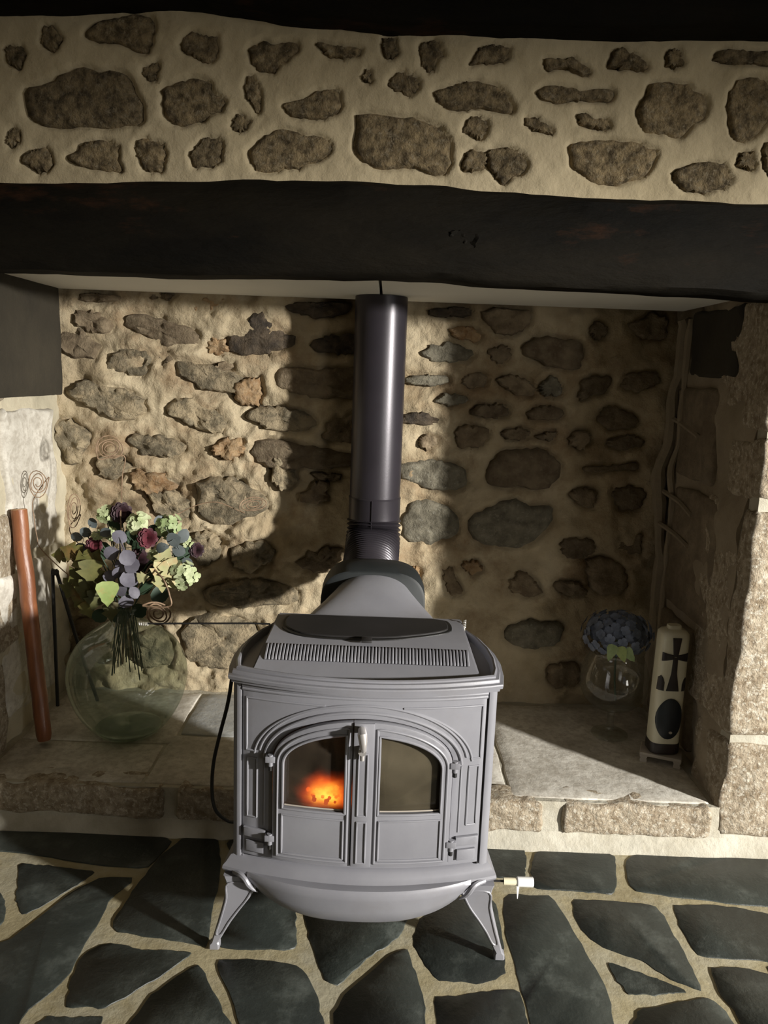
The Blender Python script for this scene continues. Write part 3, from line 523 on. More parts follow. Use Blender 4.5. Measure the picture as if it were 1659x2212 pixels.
def dense(pts, st=0.012):
    out=[]
    for a,b in zip(pts[:-1],pts[1:]):
        n=max(1,int(math.hypot(b[0]-a[0],b[1]-a[1])/st)); out+=[(a[0]+(b[0]-a[0])*i/n,a[1]+(b[1]-a[1])*i/n) for i in range(n)]
    return out+[pts[-1]]
def ell(cx,cz,a,b,t0,t1,n=24): return [(cx+a*math.cos(math.radians(t0+(t1-t0)*i/n)),cz+b*math.sin(math.radians(t0+(t1-t0)*i/n))) for i in range(n+1)]
ZD0,ZS=0.236,0.452      # door bottom, spring of the arch
# body shell
bm=bmesh.new(); YBk=1.715; t=0.012
def planring(z,hw,hwb): 
    return [(SX+x,Yf(x)+0.002,z) for x in np.linspace(-hw,hw,17)]
for s in (-1,1):      # side plates
    xo,xi=s*0.262,s*0.245
    loft(bm,[[(SX+xo,Yf(xo)+0.004,z),(SX+xi,Yf(xi)+0.004,z),(SX+s*0.225,YBk,z),(SX+s*0.240,YBk,z)] for z in (0.215,0.62)])
box(bm,SX-0.24,SX+0.24,YBk-0.012,YBk,0.215,0.62)
box(bm,SX-0.235,SX+0.235,1.48,YBk-0.005,0.215,0.235)
obj('firebox',bm,'enamel',stove)
bm=bmesh.new()
box(bm,SX-0.222,SX+0.222,YBk-0.05,YBk-0.013,0.236,0.60); box(bm,SX-0.222,SX+0.222,1.46,YBk-0.05,0.236,0.30)
for s in (-1,1): box(bm,*sorted((SX+s*0.21,SX+s*0.222)),1.48,YBk-0.05,0.30,0.60)
box(bm,SX-0.21,SX+0.21,1.48,YBk-0.05,0.57,0.60)
obj('fire_lining',bm,'firebrick',stove)
# front frame
arch=[(0.1825,ZD0-0.002)]+ell(0,ZS,0.1825,0.0995,0,180,36)+[(-0.1825,ZD0-0.002)]
relief('front_frame',[[(-0.246,0.226),(0.246,0.226),(0.246,0.606),(-0.246,0.606)],arch[::-1]],-0.010,0.0,'enamel',stove)
for s in (-1,1):   # corner columns
    bm=bmesh.new(); loft(bm,[[(SX+s*a,Yf(a)+b,z) for a,b in ((0.249,0.004),(0.250,-0.004),(0.258,-0.006),(0.266,-0.002),(0.268,0.010),(0.249,0.012))] for z in (0.222,0.612)])
    obj('corner_column',bm,'enamel',stove)
bm=bmesh.new()
bead(bm,ell(0,ZS-0.005,0.200,0.118,2,178,48),0.0035,0.001); bead(bm,ell(0,ZS-0.005,0.212,0.133,8,172,48),0.0030,0.000)
for s in (-1,1):
    bead(bm,dense([(s*0.078,0.575),(s*0.238,0.575),(s*0.238,0.462),(s*0.2185,0.462)]),0.0026,0.000)
    bead(bm,[(s*x,z) for x,z in ell(0,ZS-0.005,0.222,0.133,4,70,26)],0.0026,0.000)
    bead(bm,dense([(s*0.216,0.315),(s*0.236,0.315),(s*0.236,0.445),(s*0.216,0.445),(s*0.216,0.315)]),0.0024,0.000)
    bead(bm,dense([(s*0.200,0.30),(s*0.200,0.447)]),0.0020,0.000)
bead(bm,dense([(-0.246,0.594),(0.246,0.594)]),0.004,0.002); bead(bm,dense([(-0.246,0.602),(0.246,0.602)]),0.005,0.003)
obj('moulding',bm,'enamel',stove)
for s in (-1,1):
    relief('pilaster_block',[[(s*0.196,0.272),(s*0.243,0.272),(s*0.243,0.292),(s*0.196,0.292)]],0,0.008,'enamel',stove)
    relief('pilaster_block',[[(s*0.200,0.238),(s*0.238,0.238),(s*0.238,0.262),(s*0.200,0.262)]],0,0.006,'enamel',stove)
# doors
def door(s, parent):
    inner = -0.0205 if s<0 else -0.0195
    if s<0:
        out=[(-0.181,ZD0)]+[(-0.0205,ZD0)]+ [p for p in ell(0,ZS,0.181,0.098,90,180,24) if p[0]<-0.021][0:]
        zt=ZS+0.098*math.sqrt(1-(0.0205/0.181)**2); out=[(-0.181,ZD0),(-0.0205,ZD0),(-0.0205,zt)]+[p for p in ell(0,ZS,0.181,0.098,90,180,24) if p[0]<-0.025]
    else:
        zt=ZS+0.098*math.sqrt(1-(0.0195/0.181)**2); out=[(-0.0195,ZD0),(0.181,ZD0)]+ell(0,ZS,0.181,0.098,0,90,24)+[(-0.0195,zt)]
    wz=0.352; win=[(s*0.033,wz),(s*0.160,wz)]+[p for p in ([(s*x,z) for x,z in ell(0,0.448,0.160,0.075,0,90,24)]) if abs(p[0])>0.036]+[(s*0.033,0.448+0.075*math.sqrt(1-(.033/.16)**2))]
    d=relief('door',[out,win[::-1]],-0.004,0.011,'enamel',parent)
    bm=bmesh.new()
    ins=[(s*0.0285,0.2455)]+dense([(s*0.0285,0.2455),(s*0.171,0.2455)])+dense([(s*0.171,0.2455),(s*0.171,0.45)])+[(s*x,z) for x,z in ell(0,0.450,0.171,0.087,0,90,24) if x>0.0285]+dense([(s*0.0285,0.5355),(s*0.0285,0.2455)])
    bead(bm,ins,0.0026,0.0115)
    wb_=dense(win+[win[0]]); bead(bm,wb_,0.0030,0.0115)
    pz0,pz1=0.252,0.338; bead(bm,dense([(s*0.036,pz0),(s*0.161,pz0),(s*0.161,pz1),(s*0.036,pz1),(s*0.036,pz0)]),0.0024,0.0115)
    obj('door_bead',bm,'enamel',d)
    g=[(s*0.030,wz-.004),(s*0.163,wz-.004)]+[p for p in ([(s*x,z) for x,z in ell(0,0.448,0.163,0.078,0,90,18)]) if abs(p[0])>0.036]+[(s*0.030,0.524)]
    relief('window_pane',[g],-0.0035,-0.001,'stove_glass' if s<0 else 'sooty_glass',d,0.0004)
    bm=bmesh.new()      # pale gasket line under the glass
    bead(bm,dense([(s*0.037,wz+0.003),(s*0.157,wz+0.003)]),0.0016,0.002,seg=6); obj('gasket',bm,'stand_clay',d)
    for zz in (0.452,0.278):
        bm=bmesh.new(); xh=s*0.186; tube(bm,[(SX+xh,Yf(xh)-0.010,zz-0.012),(SX+xh,Yf(xh)-0.010,zz+0.012)],0.0055,10); box(bm,*sorted((SX+s*0.176,SX+s*0.196)),Yf(.18)-0.014,Yf(.18),zz-0.004,zz+0.009,0.001)
        obj('hinge',bm,'enamel',d)
        bm=bmesh.new(); tube(bm,[(SX+xh,Yf(xh)-0.010,zz-0.022),(SX+xh,Yf(xh)-0.010,zz-0.012)],0.0045,8); obj('hinge_pin',bm,'black_iron',d)
    return d
dl=door(-1,stove); dr=door(1,stove)
relief('door_post',[[(-0.0185,ZD0+0.003),(0.0215,ZD0+0.003),(0.0215,0.549),(-0.0185,0.549)]],0.009,0.015,'enamel',dr)
bm=bmesh.new()
for a,b in ((0.248,0.338),(0.352,0.485)): bead(bm,dense([(-0.008,a),(0.010,a),(0.010,b),(-0.008,b),(-0.008,a)]),0.0022,0.0155)
obj('post_bead',bm,'enamel',dr)
bm=bmesh.new(); yh=Yf(0)-0.016
tube(bm,[(SX-0.002,yh,0.537),(SX-0.003,yh-0.010,0.541),(SX-0.002,yh-0.020,0.536),(SX,yh-0.022,0.522),(SX+0.001,yh-0.021,0.508),(SX+0.001,yh-0.018,0.500)],[0.006,0.008,0.0095,0.0085,0.006,0.004],12)
tube(bm,[(SX-0.001,yh+0.002,0.497),(SX-0.001,yh-0.016,0.497)],0.008,12); tube(bm,[(SX-0.001,yh-0.010,0.502),(SX-0.001,yh-0.010,0.478)],[0.0055,0.0045],10)
obj('door_handle',bm,'chrome',dr)
# fire: logs, embers, flame behind the left pane
for a,b,r in (((-0.17,1.58,0.318),(0.10,1.62,0.325),0.026),((-0.12,1.66,0.32),(0.16,1.57,0.32),0.028)):
    bm=bmesh.new(); A,B=Vector(a),Vector(b); pp=[A.lerp(B,i/10)+Vector((SX,0,0.003*math.sin(i*1.9))) for i in range(11)]; tube(bm,pp,[r*(1+0.12*math.sin(i*2.3)) for i in range(11)],12); obj('log',bm,'charred_log',stove)
def blob(c, rx, ry, h, tip=0.6, seed=0, lean=0.0):
    bm=bmesh.new(); rings=[]
    for i in range(12):
        u=i/11; r=math.sin(PI*min(1,(u*0.94+0.06))**tip)**0.8; rings.append([(c[0]+lean*u*h+rx*r*math.cos(a)*(1+.12*math.sin(3*a+seed+u*4)),c[1]+ry*r*math.sin(a),c[2]+h*u) for a in [2*PI*k/16 for k in range(16)]])
    return loft(bm,rings)
FX=atY(703,1720,1.52); fx=FX.x
FC=(fx-0.002,1.535,0.345)
bm=bmesh.new(); bmesh.ops.create_icosphere(bm,subdivisions=3,radius=1,matrix=Matrix.Translation(FC)@Matrix.Diagonal((0.096,0.046,0.074,1)))
fo=obj('flame',bm,None,stove)
m=bpy.data.materials.new('flame_gas'); m.use_nodes=True; N=m.node_tree.nodes; L=m.node_tree.links; N.remove(N['Principled BSDF']); fo.data.materials.append(m)
tc=N.new('ShaderNodeTexCoord'); mp=N.new('ShaderNodeMapping'); mp.vector_type='POINT'; inv=Vector(FC)-stove.location; R3=(0.096,0.046,0.074)
mp.inputs['Scale'].default_value=(1/R3[0],1/R3[1],1/R3[2]); mp.inputs['Location'].default_value=(-inv.x/R3[0],-inv.y/R3[1],-inv.z/R3[2]); L.new(tc.outputs['Object'],mp.inputs[0])
nn=N.new('ShaderNodeTexNoise'); nn.inputs['Scale'].default_value=1.9; nn.inputs['Detail'].default_value=4; L.new(mp.outputs[0],nn.inputs['Vector'])
sb=N.new('ShaderNodeVectorMath'); sb.operation='SUBTRACT'; sb.inputs[1].default_value=(0.5,0.5,0.5); L.new(nn.outputs['Color'],sb.inputs[0]); sc_=N.new('ShaderNodeVectorMath'); sc_.operation='SCALE'; sc_.inputs['Scale'].default_value=0.8; L.new(sb.outputs[0],sc_.inputs[0])
ad=N.new('ShaderNodeVectorMath'); ad.operation='ADD'; L.new(mp.outputs[0],ad.inputs[0]); L.new(sc_.outputs[0],ad.inputs[1])
of=N.new('ShaderNodeVectorMath'); of.operation='ADD'; of.inputs[1].default_value=(-0.05,0,0.30); L.new(ad.outputs[0],of.inputs[0])
ln=N.new('ShaderNodeVectorMath'); ln.operation='LENGTH'; L.new(of.outputs[0],ln.inputs[0])
rp=N.new('ShaderNodeValToRGB'); e=rp.color_ramp.elements; e[0].position=0.0; e[0].color=(1,0.62,0.10,1); e[1].position=0.9; e[1].color=(0.9,0.06,0.01,1); q_=e.new(0.26); q_.color=(1,0.42,0.04,1); q_=e.new(0.45); q_.color=(1,0.13,0.02,1)
L.new(ln.outputs['Value'],rp.inputs[0]); mr=N.new('ShaderNodeMapRange'); mr.inputs[1].default_value=0.85; mr.inputs[2].default_value=0.0; mr.inputs[3].default_value=0; mr.inputs[4].default_value=1; L.new(ln.outputs['Value'],mr.inputs[0])
pw=N.new('ShaderNodeMath'); pw.operation='POWER'; pw.inputs[1].default_value=2.2; L.new(mr.outputs[0],pw.inputs[0]); ml=N.new('ShaderNodeMath'); ml.operation='MULTIPLY'; ml.inputs[1].default_value=190; L.new(pw.outputs[0],ml.inputs[0])
em=N.new('ShaderNodeEmission'); L.new(rp.outputs[0],em.inputs[0]); L.new(ml.outputs[0],em.inputs[1]); L.new(em.outputs[0],N['Material Output'].inputs['Volume'])
bm=bmesh.new(); r_=random.Random(3)
for i in range(26):
    c=(fx+r_.uniform(-.045,.030),1.52+r_.uniform(-.01,.05),0.316+r_.uniform(0,.008)); q=r_.uniform(.003,.006); bmesh.ops.create_icosphere(bm,subdivisions=1,radius=q,matrix=Matrix.Translation(c))
e_=obj('embers',bm,'ember',stove,False); e_['kind']='stuff'
# top plate
def planout(off):
    pts=[]
    for x in np.linspace(-0.272,0.272,21): pts.append((x*(1-off/0.27),1.398+0.050*(x/0.272)**2+off))
    side=[(0.280,1.50),(0.283,1.56),(0.278,1.62),(0.262,1.69),(0.240,1.745)]
    pts+=[(x-off,y) for x,y in side]; pts+=[(-(x-off),y) for x,y in side[::-1]]
    return pts
bm=bmesh.new()
loft(bm,[[(SX+x,y,z) for x,y in planout(o)] for o,z in ((0.016,0.602),(0.015,0.608),(0.004,0.609),(0.003,0.615),(-0.001,0.6165),(-0.002,0.623),(-0.001,0.6255),(0.005,0.6265),(0.0055,0.631),(0.0065,0.633),(0.012,0.6335),(0.012,0.637),(0.015,0.639),(0.019,0.638),(0.023,0.623))])
obj('top_plate',bm,'enamel',stove,ang=25)
# griddle housing with sloped front
def hring(z,x,y0,y1): return [(SX-x,y0,z),(SX+x,y0,z),(SX+x*0.985,y1,z),(SX-x*0.985,y1,z)]
bm=bmesh.new(); A=hring(0.638,0.226,1.476,1.735); 
V=[bm.verts.new(p) for p in [(SX-.234,1.452,.622),(SX+.234,1.452,.622),(SX+.228,1.745,.622),(SX-.228,1.745,.622),(SX-.216,1.548,.664),(SX+.216,1.548,.664),(SX+.213,1.728,.668),(SX-.213,1.728,.668)]]
for q in ((0,1,5,4),(1,2,6,5),(2,3,7,6),(3,0,4,7),(4,5,6,7)): bm.faces.new([V[i] for i in q])
bmesh.ops.bevel(bm,geom=[e for e in bm.edges if not e.is_boundary],offset=0.003,segments=2,affect='EDGES')
obj('griddle_housing',bm,'enamel',stove,ang=25)
bm=bmesh.new(); slope=lambda v:(1.452+0.096*v, 0.622+0.042*v)
for i in range(60):
    x=-0.208+0.416*i/59; p=[slope(v) for v in (0.46,0.52,0.84,0.90)]
    tube(bm,[(SX+x,p[0][0],p[0][1]-.0002),(SX+x,p[1][0]-.001,p[1][1]+.0022),(SX+x,p[2][0]-.001,p[2][1]+.0022),(SX+x,p[3][0],p[3][1]-.0004)],0.0026,6)
vg=obj('vent_grille',bm,'enamel',stove); vg['kind']='stuff'
bm=bmesh.new(); p0,p1=slope(0.45),slope(0.91); nv=Vector((0,-0.40,0.92))
vs=[bm.verts.new(Vector(q)+nv*0.0006) for q in ((SX-.211,*p0),(SX+.211,*p0),(SX+.209,*p1),(SX-.209,*p1))]; bm.faces.new(vs); obj('vent_slot',bm,'pipe_enamel',stove,False)
# griddle plate
def gz(y): return 0.664+0.004*(y-1.548)/0.18
def gout(k,dz):
    u=[(340,205),(338,160),(372,127),(700,140),(1000,150),(1270,158),(1308,190),(1305,225),(1180,246),(950,268),(700,262),(560,254),(430,240)]
    W=[atZ(480+a*0.3797,1280+b*0.3797,0.668) for a,b in u]; q=resample([(p.x,p.y) for p in W],60,0,1); c=q.mean(0)
    return [(c[0]+(a-c[0])*k,c[1]+(b-c[1])*(1-(1-k)*2.4),gz(b)+dz) for a,b in q]
bm=bmesh.new(); loft(bm,[gout(1.0,-0.002),gout(1.0,0.0022),gout(0.985,0.003),gout(0.975,0.003)],cap=True); obj('griddle_rim',bm,'black_iron',stove,ang=25)
bm=bmesh.new(); loft(bm,[gout(0.955,0.002),gout(0.955,0.0045),gout(0.945,0.006)]); gr=obj('griddle',bm,'griddle_iron',stove,ang=25)
bm=bmesh.new(); h=atZ(792,1386,0.67); box(bm,h.x-0.011,h.x+0.011,h.y-0.006,h.y+0.022,0.6685,0.6735,0.0015); obj('griddle_handle',bm,'griddle_iron',gr)
# hood and flue collar
bm=bmesh.new(); rings=[]
for i in range(13):
    u=i/12; y=1.722+0.185*u; s_=u*u*(3-2*u); wd=0.150-0.052*s_; hgt=0.003+0.088*math.sin(PI/2*u)**1.2; z0=0.660-0.02*u
    rings.append([(SX+0.004+wd*math.copysign(abs(math.cos(a))**0.85,math.cos(a)),y,z0+hgt*math.sin(a)**0.9 if math.sin(a)>0 else z0) for a in [PI*k/24 for k in range(25)]]+[(SX+0.004-wd,y,0.60),(SX+0.004+wd,y,0.60)])
loft(bm,rings); obj('flue_hood',bm,'enamel',stove,ang=50)
def drum(y,w_,h_,z0): return [(SX+0.004+w_*math.copysign(abs(math.cos(a))**0.62,math.cos(a)),y,z0+h_*math.copysign(abs(math.sin(a))**0.72,math.sin(a))) for a in [2*PI*k/48 for k in range(48)]]
bm=bmesh.new(); loft(bm,[drum(1.868,0.126,0.088,0.645),drum(1.872,0.132,0.094,0.645),drum(1.93,0.134,0.098,0.648),drum(1.97,0.130,0.097,0.65),drum(1.985,0.118,0.088,0.65),drum(2.0,0.085,0.080,0.65)])
obj('flue_collar',bm,'collar_iron',stove,ang=50)
# rear body under collar
bm=bmesh.new(); box(bm,SX-0.16,SX+0.16,1.71,1.76,0.30,0.64,0.01); obj('rear_shield',bm,'black_iron',stove)
# base skirt, apron
def Yb(x): return 1.405+0.050*(x/0.285)**2
bm=bmesh.new()
def bring(off,z): 
    xs=np.linspace(-0.288,0.288,25); return [(SX+x*(1-off/0.29),Yb(x)+off,z) for x in xs]+[(SX+0.280-off,1.56,z),(SX+0.255-off,1.725,z),(SX-0.255+off,1.725,z),(SX-0.280+off,1.56,z)]
loft(bm,[bring(o,z) for o,z in ((0.010,0.182),(0.002,0.188),(0.0,0.193),(0.001,0.199),(0.007,0.204),(0.010,0.208),(0.016,0.216),(0.024,0.222),(0.032,0.224))])
obj('base_plate',bm,'enamel',stove,ang=25)
bm=bmesh.new(); rings=[]
xs=np.linspace(-0.232,0.232,33)
for i,x in enumerate(xs):
    e=max(0.0,1-(abs(x)/0.236)**3.2); dep=0.078*e**0.75+0.002; y0=Yb(x)-0.018*e
    rings.append([(SX+x,y0+0.018,0.200),(SX+x,y0+0.002,0.199),(SX+x,y0-0.003,0.192),(SX+x,y0,0.186-dep*0.12),(SX+x,y0+0.003,0.186-dep*0.45),(SX+x,y0+0.014,0.186-dep*0.8),(SX+x,y0+0.032,0.186-dep),(SX+x,y0+0.070,0.186-dep*0.95),(SX+x,y0+0.08,0.190)])
loft(bm,rings); obj('ash_lip',bm,'enamel',stove,ang=50)
for s in (-1,1):      # scrolls where the lip meets the base
    pts=[(s*0.262,Yb(.26)+0.004,0.190),(s*0.246,Yb(.246)-0.003,0.191),(s*0.236,Yb(.236)-0.006,0.186),(s*0.230,Yb(.23)-0.006,0.177),(s*0.222,Yb(.22)-0.002,0.166),(s*0.210,Yb(.21)+0.004,0.155)]
    bm=bmesh.new(); tube(bm,smooth_path([(SX+a,b,c) for a,b,c in pts],4),[0.0055]*14+[0.005,0.0045,0.004,0.0035,0.003,0.002,0.001],8); obj('lip_scroll',bm,'enamel',stove)
bm=bmesh.new(); box(bm,SX-0.20,SX+0.20,1.50,1.70,0.14,0.185,0.01); obj('ash_pan',bm,'black_iron',stove)
# legs
def leg(s, front):
    yb0 = 1.46 if front else 1.70; sy=-1 if front else 1; bm=bmesh.new(); rings=[]
    #            z     inner  outer  depth
    for z,a,b,dd in ((0.184,0.205,0.283,0.050),(0.172,0.208,0.279,0.048),(0.160,0.213,0.277,0.044),(0.130,0.229,0.282,0.036),(0.100,0.249,0.289,0.029),(0.070,0.268,0.297,0.023),(0.040,0.284,0.305,0.018),(0.016,0.296,0.312,0.014),(0.012,0.294,0.316,0.018),(0.001,0.294,0.317,0.018)):
        y=yb0+sy*0.0; y0,y1=(y-dd*0.35,y+dd*0.65) if front else (y-dd*0.65,y+dd*0.35)
        c=0.003; X0,X1=(SX+s*a,SX+s*b)
        rings.append([(X0,y0+c,z),(X0+s*c,y0,z),(X1-s*c,y0,z),(X1,y0+c,z),(X1,y1,z),(X0,y1,z)])
    loft(bm,rings); l=obj('leg',bm,'enamel',stove,ang=30)
    if front:
        bm=bmesh.new(); pi_=[];po=[]
        for z,a,b,dd in ((0.168,0.216,0.272,0.046),(0.130,0.234,0.277,0.036),(0.100,0.254,0.284,0.029),(0.070,0.273,0.292,0.023),(0.040,0.289,0.300,0.018)):
            pi_.append((SX+s*a,yb0-dd*0.35,z)); po.append((SX+s*b,yb0-dd*0.35,z))
        tube(bm,smooth_path(pi_+po[::-1]+[pi_[0]],4),0.0022,6); obj('leg_rim',bm,'enamel',l)
for s in (-1,1):
    for fr in (True,False): leg(s,fr)
# levers
bm=bmesh.new(); a=Vector((SX-0.262,1.655,atY(560,1347,1.655).z)); b=atY(318,1347,1.66); tube(bm,[a+Vector((0.04,0,0)),a,b],0.0022,8); dm=obj('damper_rod',bm,'black_iron',stove)
def coil(p,axis,n,r,L_):
    bm=bmesh.new(); ax=Vector(axis); u=ax.orthogonal().normalized(); v=ax.cross(u)
    tube(bm,[p+ax*(L_*i/(n*10))+(u*math.cos(i*2*PI/10)+v*math.sin(i*2*PI/10))*r for i in range(n*10+1)],0.0010,6); return bm
obj('coil_handle',coil(atY(300,1347,1.66),(1,0,0),5,0.0035,0.022),'wire_white',dm)
cp=atY(1003,1357,1.70); bm=coil(Vector((cp.x,1.70,cp.z)),(0,0,1),5,0.0030,0.020); tube(bm,[(cp.x,1.70,cp.z-0.03),(cp.x,1.70,cp.z+0.004)],0.002,6); obj('air_lever',bm,'wire_white',stove)
bm=bmesh.new(); a=atY(1088,1903,1.52); b=atY(1118,1904,1.52); e=atY(1152,1906,1.52); zc=0.5*(a.z+e.z)
tube(bm,[(SX+0.262,1.52,zc),(a.x,1.52,zc)],0.0025,8); lev=obj('air_control_rod',bm,'black_iron',stove)
bm=bmesh.new(); tube(bm,[(a.x,1.52,zc),(b.x,1.52,zc)],[0.0078,0.0082],14); obj('rod_handle',bm,'cream_plastic',lev)
bm=bmesh.new(); tube(bm,[(b.x-.002,1.52,zc),(b.x,1.52,zc),(e.x-.001,1.52,zc),(e.x,1.52,zc)],[0.0085,0.0105,0.0108,0.009],14)
loft(bm,[[(b.x+dx,1.512+dy,zc-0.006-dz) for dx,dy in ((-.003+dz*.1,0),(.003-dz*.05,0),(.003-dz*.05,.001),(-.003+dz*.1,.001))] for dz in (0,0.012,0.024,0.030)]); obj('tape',bm,'white_tape',lev)
# cable hanging from the stove's top corner
bm=bmesh.new(); cab=[atY(x,y,Y) for x,y,Y in ((502,1458,1.60),(492,1520,1.60),(474,1590,1.61),(461,1650,1.62),(458,1710,1.63),(466,1750,1.65),(490,1772,1.69),(508,1776,1.715))]
tube(bm,smooth_path(cab,8),0.0042,8); cb=obj('hanging_cable',bm,'black_iron',stove)
cb.name='cable'

# ================================================================ FLUE PIPE
px0,px1=atY(809,1070,2.37),atY(825,660,2.37); xc=(px0.x+px1.x)/2
pipe=thing('flue_pipe','dark brown-black enamelled flue pipe rising behind the stove into the white boards','pipe',(xc,2.37,0.6))
zt=ZC-0.001; zm=atY(806,1083,2.29).z
bm=bmesh.new(); lathe(bm,[(0.0785,zm),(0.0785,zt)],(xc,2.37,0),64,cap0=True,cap1=True); obj('pipe_section',bm,'pipe_enamel',pipe)
z2=atY(805,1130,2.29).z
bm=bmesh.new(); lathe(bm,[(0.0795,zm+0.004),(0.0812,zm+0.001),(0.0800,zm-0.003),(0.0800,z2)],(xc,2.37,0),64,cap0=True,cap1=True); obj('pipe_sleeve',bm,'pipe_enamel',pipe)
# corrugated elbow: rings tilt forward towards the collar
path=smooth_path([(xc,2.37,z2+0.002),(xc,2.368,z2-0.03),(xc-0.001,2.35,z2-0.07),(xc-0.004,2.30,z2-0.115),(xc-0.008,2.22,z2-0.15),(xc-0.012,2.12,z2-0.165),(SX+0.004,1.99,0.652)],24)
L_=np.array([0]+[(b-a).length for a,b in zip(path[:-1],path[1:])]).cumsum(); PA=np.array([tuple(p) for p in path]); pitch=0.0142; nr=int(L_[-1]/pitch); rings=[]
at=lambda l: Vector([float(np.interp(l,L_,PA[:,k])) for k in range(3)])
for i in range(nr*6+1):
    l=i*pitch/6; c=at(l); tg_=(at(min(l+0.03,L_[-1]))-at(max(l-0.03,0))).normalized(); v1=Vector((1,0,0)); v1=(v1-tg_*v1.dot(tg_)).normalized(); v2=tg_.cross(v1)
    r=0.0765+0.0085*(0.5-0.5*math.cos(2*PI*(i%6)/6))**0.7; rings.append([c+(v1*math.cos(a)+v2*math.sin(a))*r for a in [2*PI*k/48 for k in range(48)]])
bm=bmesh.new(); loft(bm,rings)
obj('corrugated_elbow',bm,'pipe_enamel',pipe,ang=60)
bm=bmesh.new(); yseam=2.37-0.0815; xa=atY(803,1110,2.29).x; box(bm,xa-0.0012,xa+0.0012,yseam-0.001,yseam+0.002,z2-0.03,zm); obj('seam',bm,'pipe_enamel',pipe)

# ================================================================ LEFT: demijohn, flowers, pole, tongs
VX,VY=-0.748,2.175
dj=thing('glass_demijohn','large round pale green glass demijohn holding the mixed bouquet, on the left hearth','vase',(VX,VY,ZH))
def prof_shell(p, t):
    return p+[(max(0.002,r-t),z+(t if i==len(p)-1 else 0)) for i,(r,z) in list(enumerate(p))[::-1]]
pr_=[(0.004,0.004),(0.055,0.001),(0.082,0.003),(0.105,0.022),(0.135,0.060),(0.158,0.105),(0.171,0.155),(0.173,0.195),(0.165,0.235),(0.146,0.272),(0.116,0.304),(0.080,0.328),(0.053,0.346),(0.041,0.362),(0.038,0.378),(0.043,0.386),(0.045,0.392),(0.042,0.398)]
sp=[ (p.x,p.y) for p in smooth_path([(a,b,0) for a,b in pr_],4)]
bm=bmesh.new(); lathe(bm,sp,(VX,VY,ZH+0.001),64); obj('bottle_wall',bm,'green_glass',dj)
bm=bmesh.new(); lathe(bm,[(0.003,0.016),(0.05,0.010),(0.085,0.012),(0.095,0.020),(0.09,0.0225),(0.05,0.020),(0.003,0.024)],(VX,VY,ZH),48); obj('bottle_base',bm,'green_glass',dj)
neck=Vector((VX,VY,ZH+0.375))
def leafmesh(bm, base, d, nrm, L_, W_, kind='round', fold=0.15, curl=0.2):
    d=d.normalized(); nrm=(nrm-d*nrm.dot(d)).normalized(); s=d.cross(nrm)
    if kind=='round': W_*=r_.uniform(.72,1.12); fold*=r_.uniform(-1,2.5); curl*=r_.uniform(-1,3)
    if kind=='round': out=[(0,0.12),(0.15,0.62),(0.4,0.98),(0.65,0.95),(0.88,0.6),(1,0)]
    elif kind=='petal': out=[(0,0.2),(0.35,0.75),(0.7,1.0),(0.95,0.55),(1,0)]
    elif kind=='heart': out=[(-0.16,0.45),(-0.05,0.9),(0.15,1.0),(0.4,0.78),(0.6,0.55),(0.72,0.5),(0.85,0.22),(1,0)]
    else: out=[(-0.1,0.3),(0.0,0.85),(0.22,0.75),(0.3,0.55),(0.38,1.0),(0.62,0.55),(0.7,0.35),(0.85,0.2),(1,0)]
    mid=[bm.verts.new(base+d*(u*L_)+nrm*(-curl*L_*u*u)) for u,_ in out]
    for sg in (1,-1):
        ed=[bm.verts.new(base+d*(u*L_)+s*(sg*w*W_/2)+nrm*(fold*W_*w*0.5-curl*L_*u*u)) for u,w in out[:-1]]+[mid[-1]]
        for i in range(len(out)-1):
            f=(mid[i],mid[i+1],ed[i+1],ed[i]) if ed[i+1] is not mid[i+1] else (mid[i],mid[i+1],ed[i])
            bm.faces.new(f)
r_=random.Random(11)
def rv(): return Vector((r_.uniform(-1,1),r_.uniform(-1,1),r_.uniform(-1,1)))
def stem(bm, head, i, r=0.0018, bottom=None):
    nk=neck+Vector((0.022*math.cos(i*2.4),0.022*math.sin(i*2.4),0)); bt=Vector((VX+0.045*math.cos(i*2.4+.4),VY+0.045*math.sin(i*2.4+.4),ZH+r_.uniform(0.17,0.26)))
    mid=nk.lerp(head,0.5)+Vector((0,0,0.02)); tube(bm,smooth_path([bt,nk,mid,head],6),r,5)
def toward(p): return (Vector((0,0,HC))-p).normalized()
hi=0
def flower(name,label,cat,px,py,Y,group=None):
    global hi
    hi+=1; p=atY(px,py,Y); t=thing(name,label,cat,(VX,VY,ZH+0.17),group); bm=bmesh.new(); stem(bm,p-toward(p)*0.01,hi); obj('stem',bm,'stem_green',t); return t,p
def hydrangea(label,px,py,Y,R,m,n=22,psz=0.013,name='hydrangea_head'):
    t,p=flower(name,label,'flower',px,py,Y); bm=bmesh.new(); fw=toward(p)
    for i in range(n):
        th=i*2.39996; u=math.sqrt((i+.5)/n); ax1=fw.orthogonal().normalized(); ax2=fw.cross(ax1)
        dirn=(fw*math.sqrt(max(0,1-u*u*.9))+ (ax1*math.cos(th)+ax2*math.sin(th))*u).normalized(); c=p+dirn*R*r_.uniform(.6,1.3)
        a0=r_.uniform(0,PI); o1=dirn.orthogonal().normalized(); o2=dirn.cross(o1)
        for q in range(4):
            aa=a0+q*PI/2; leafmesh(bm,c,(o1*math.cos(aa)+o2*math.sin(aa))+dirn*.25,dirn,psz*r_.uniform(.85,1.3),psz*1.15,'petal',.1,.1)
    obj('petals',bm,m,t); return t
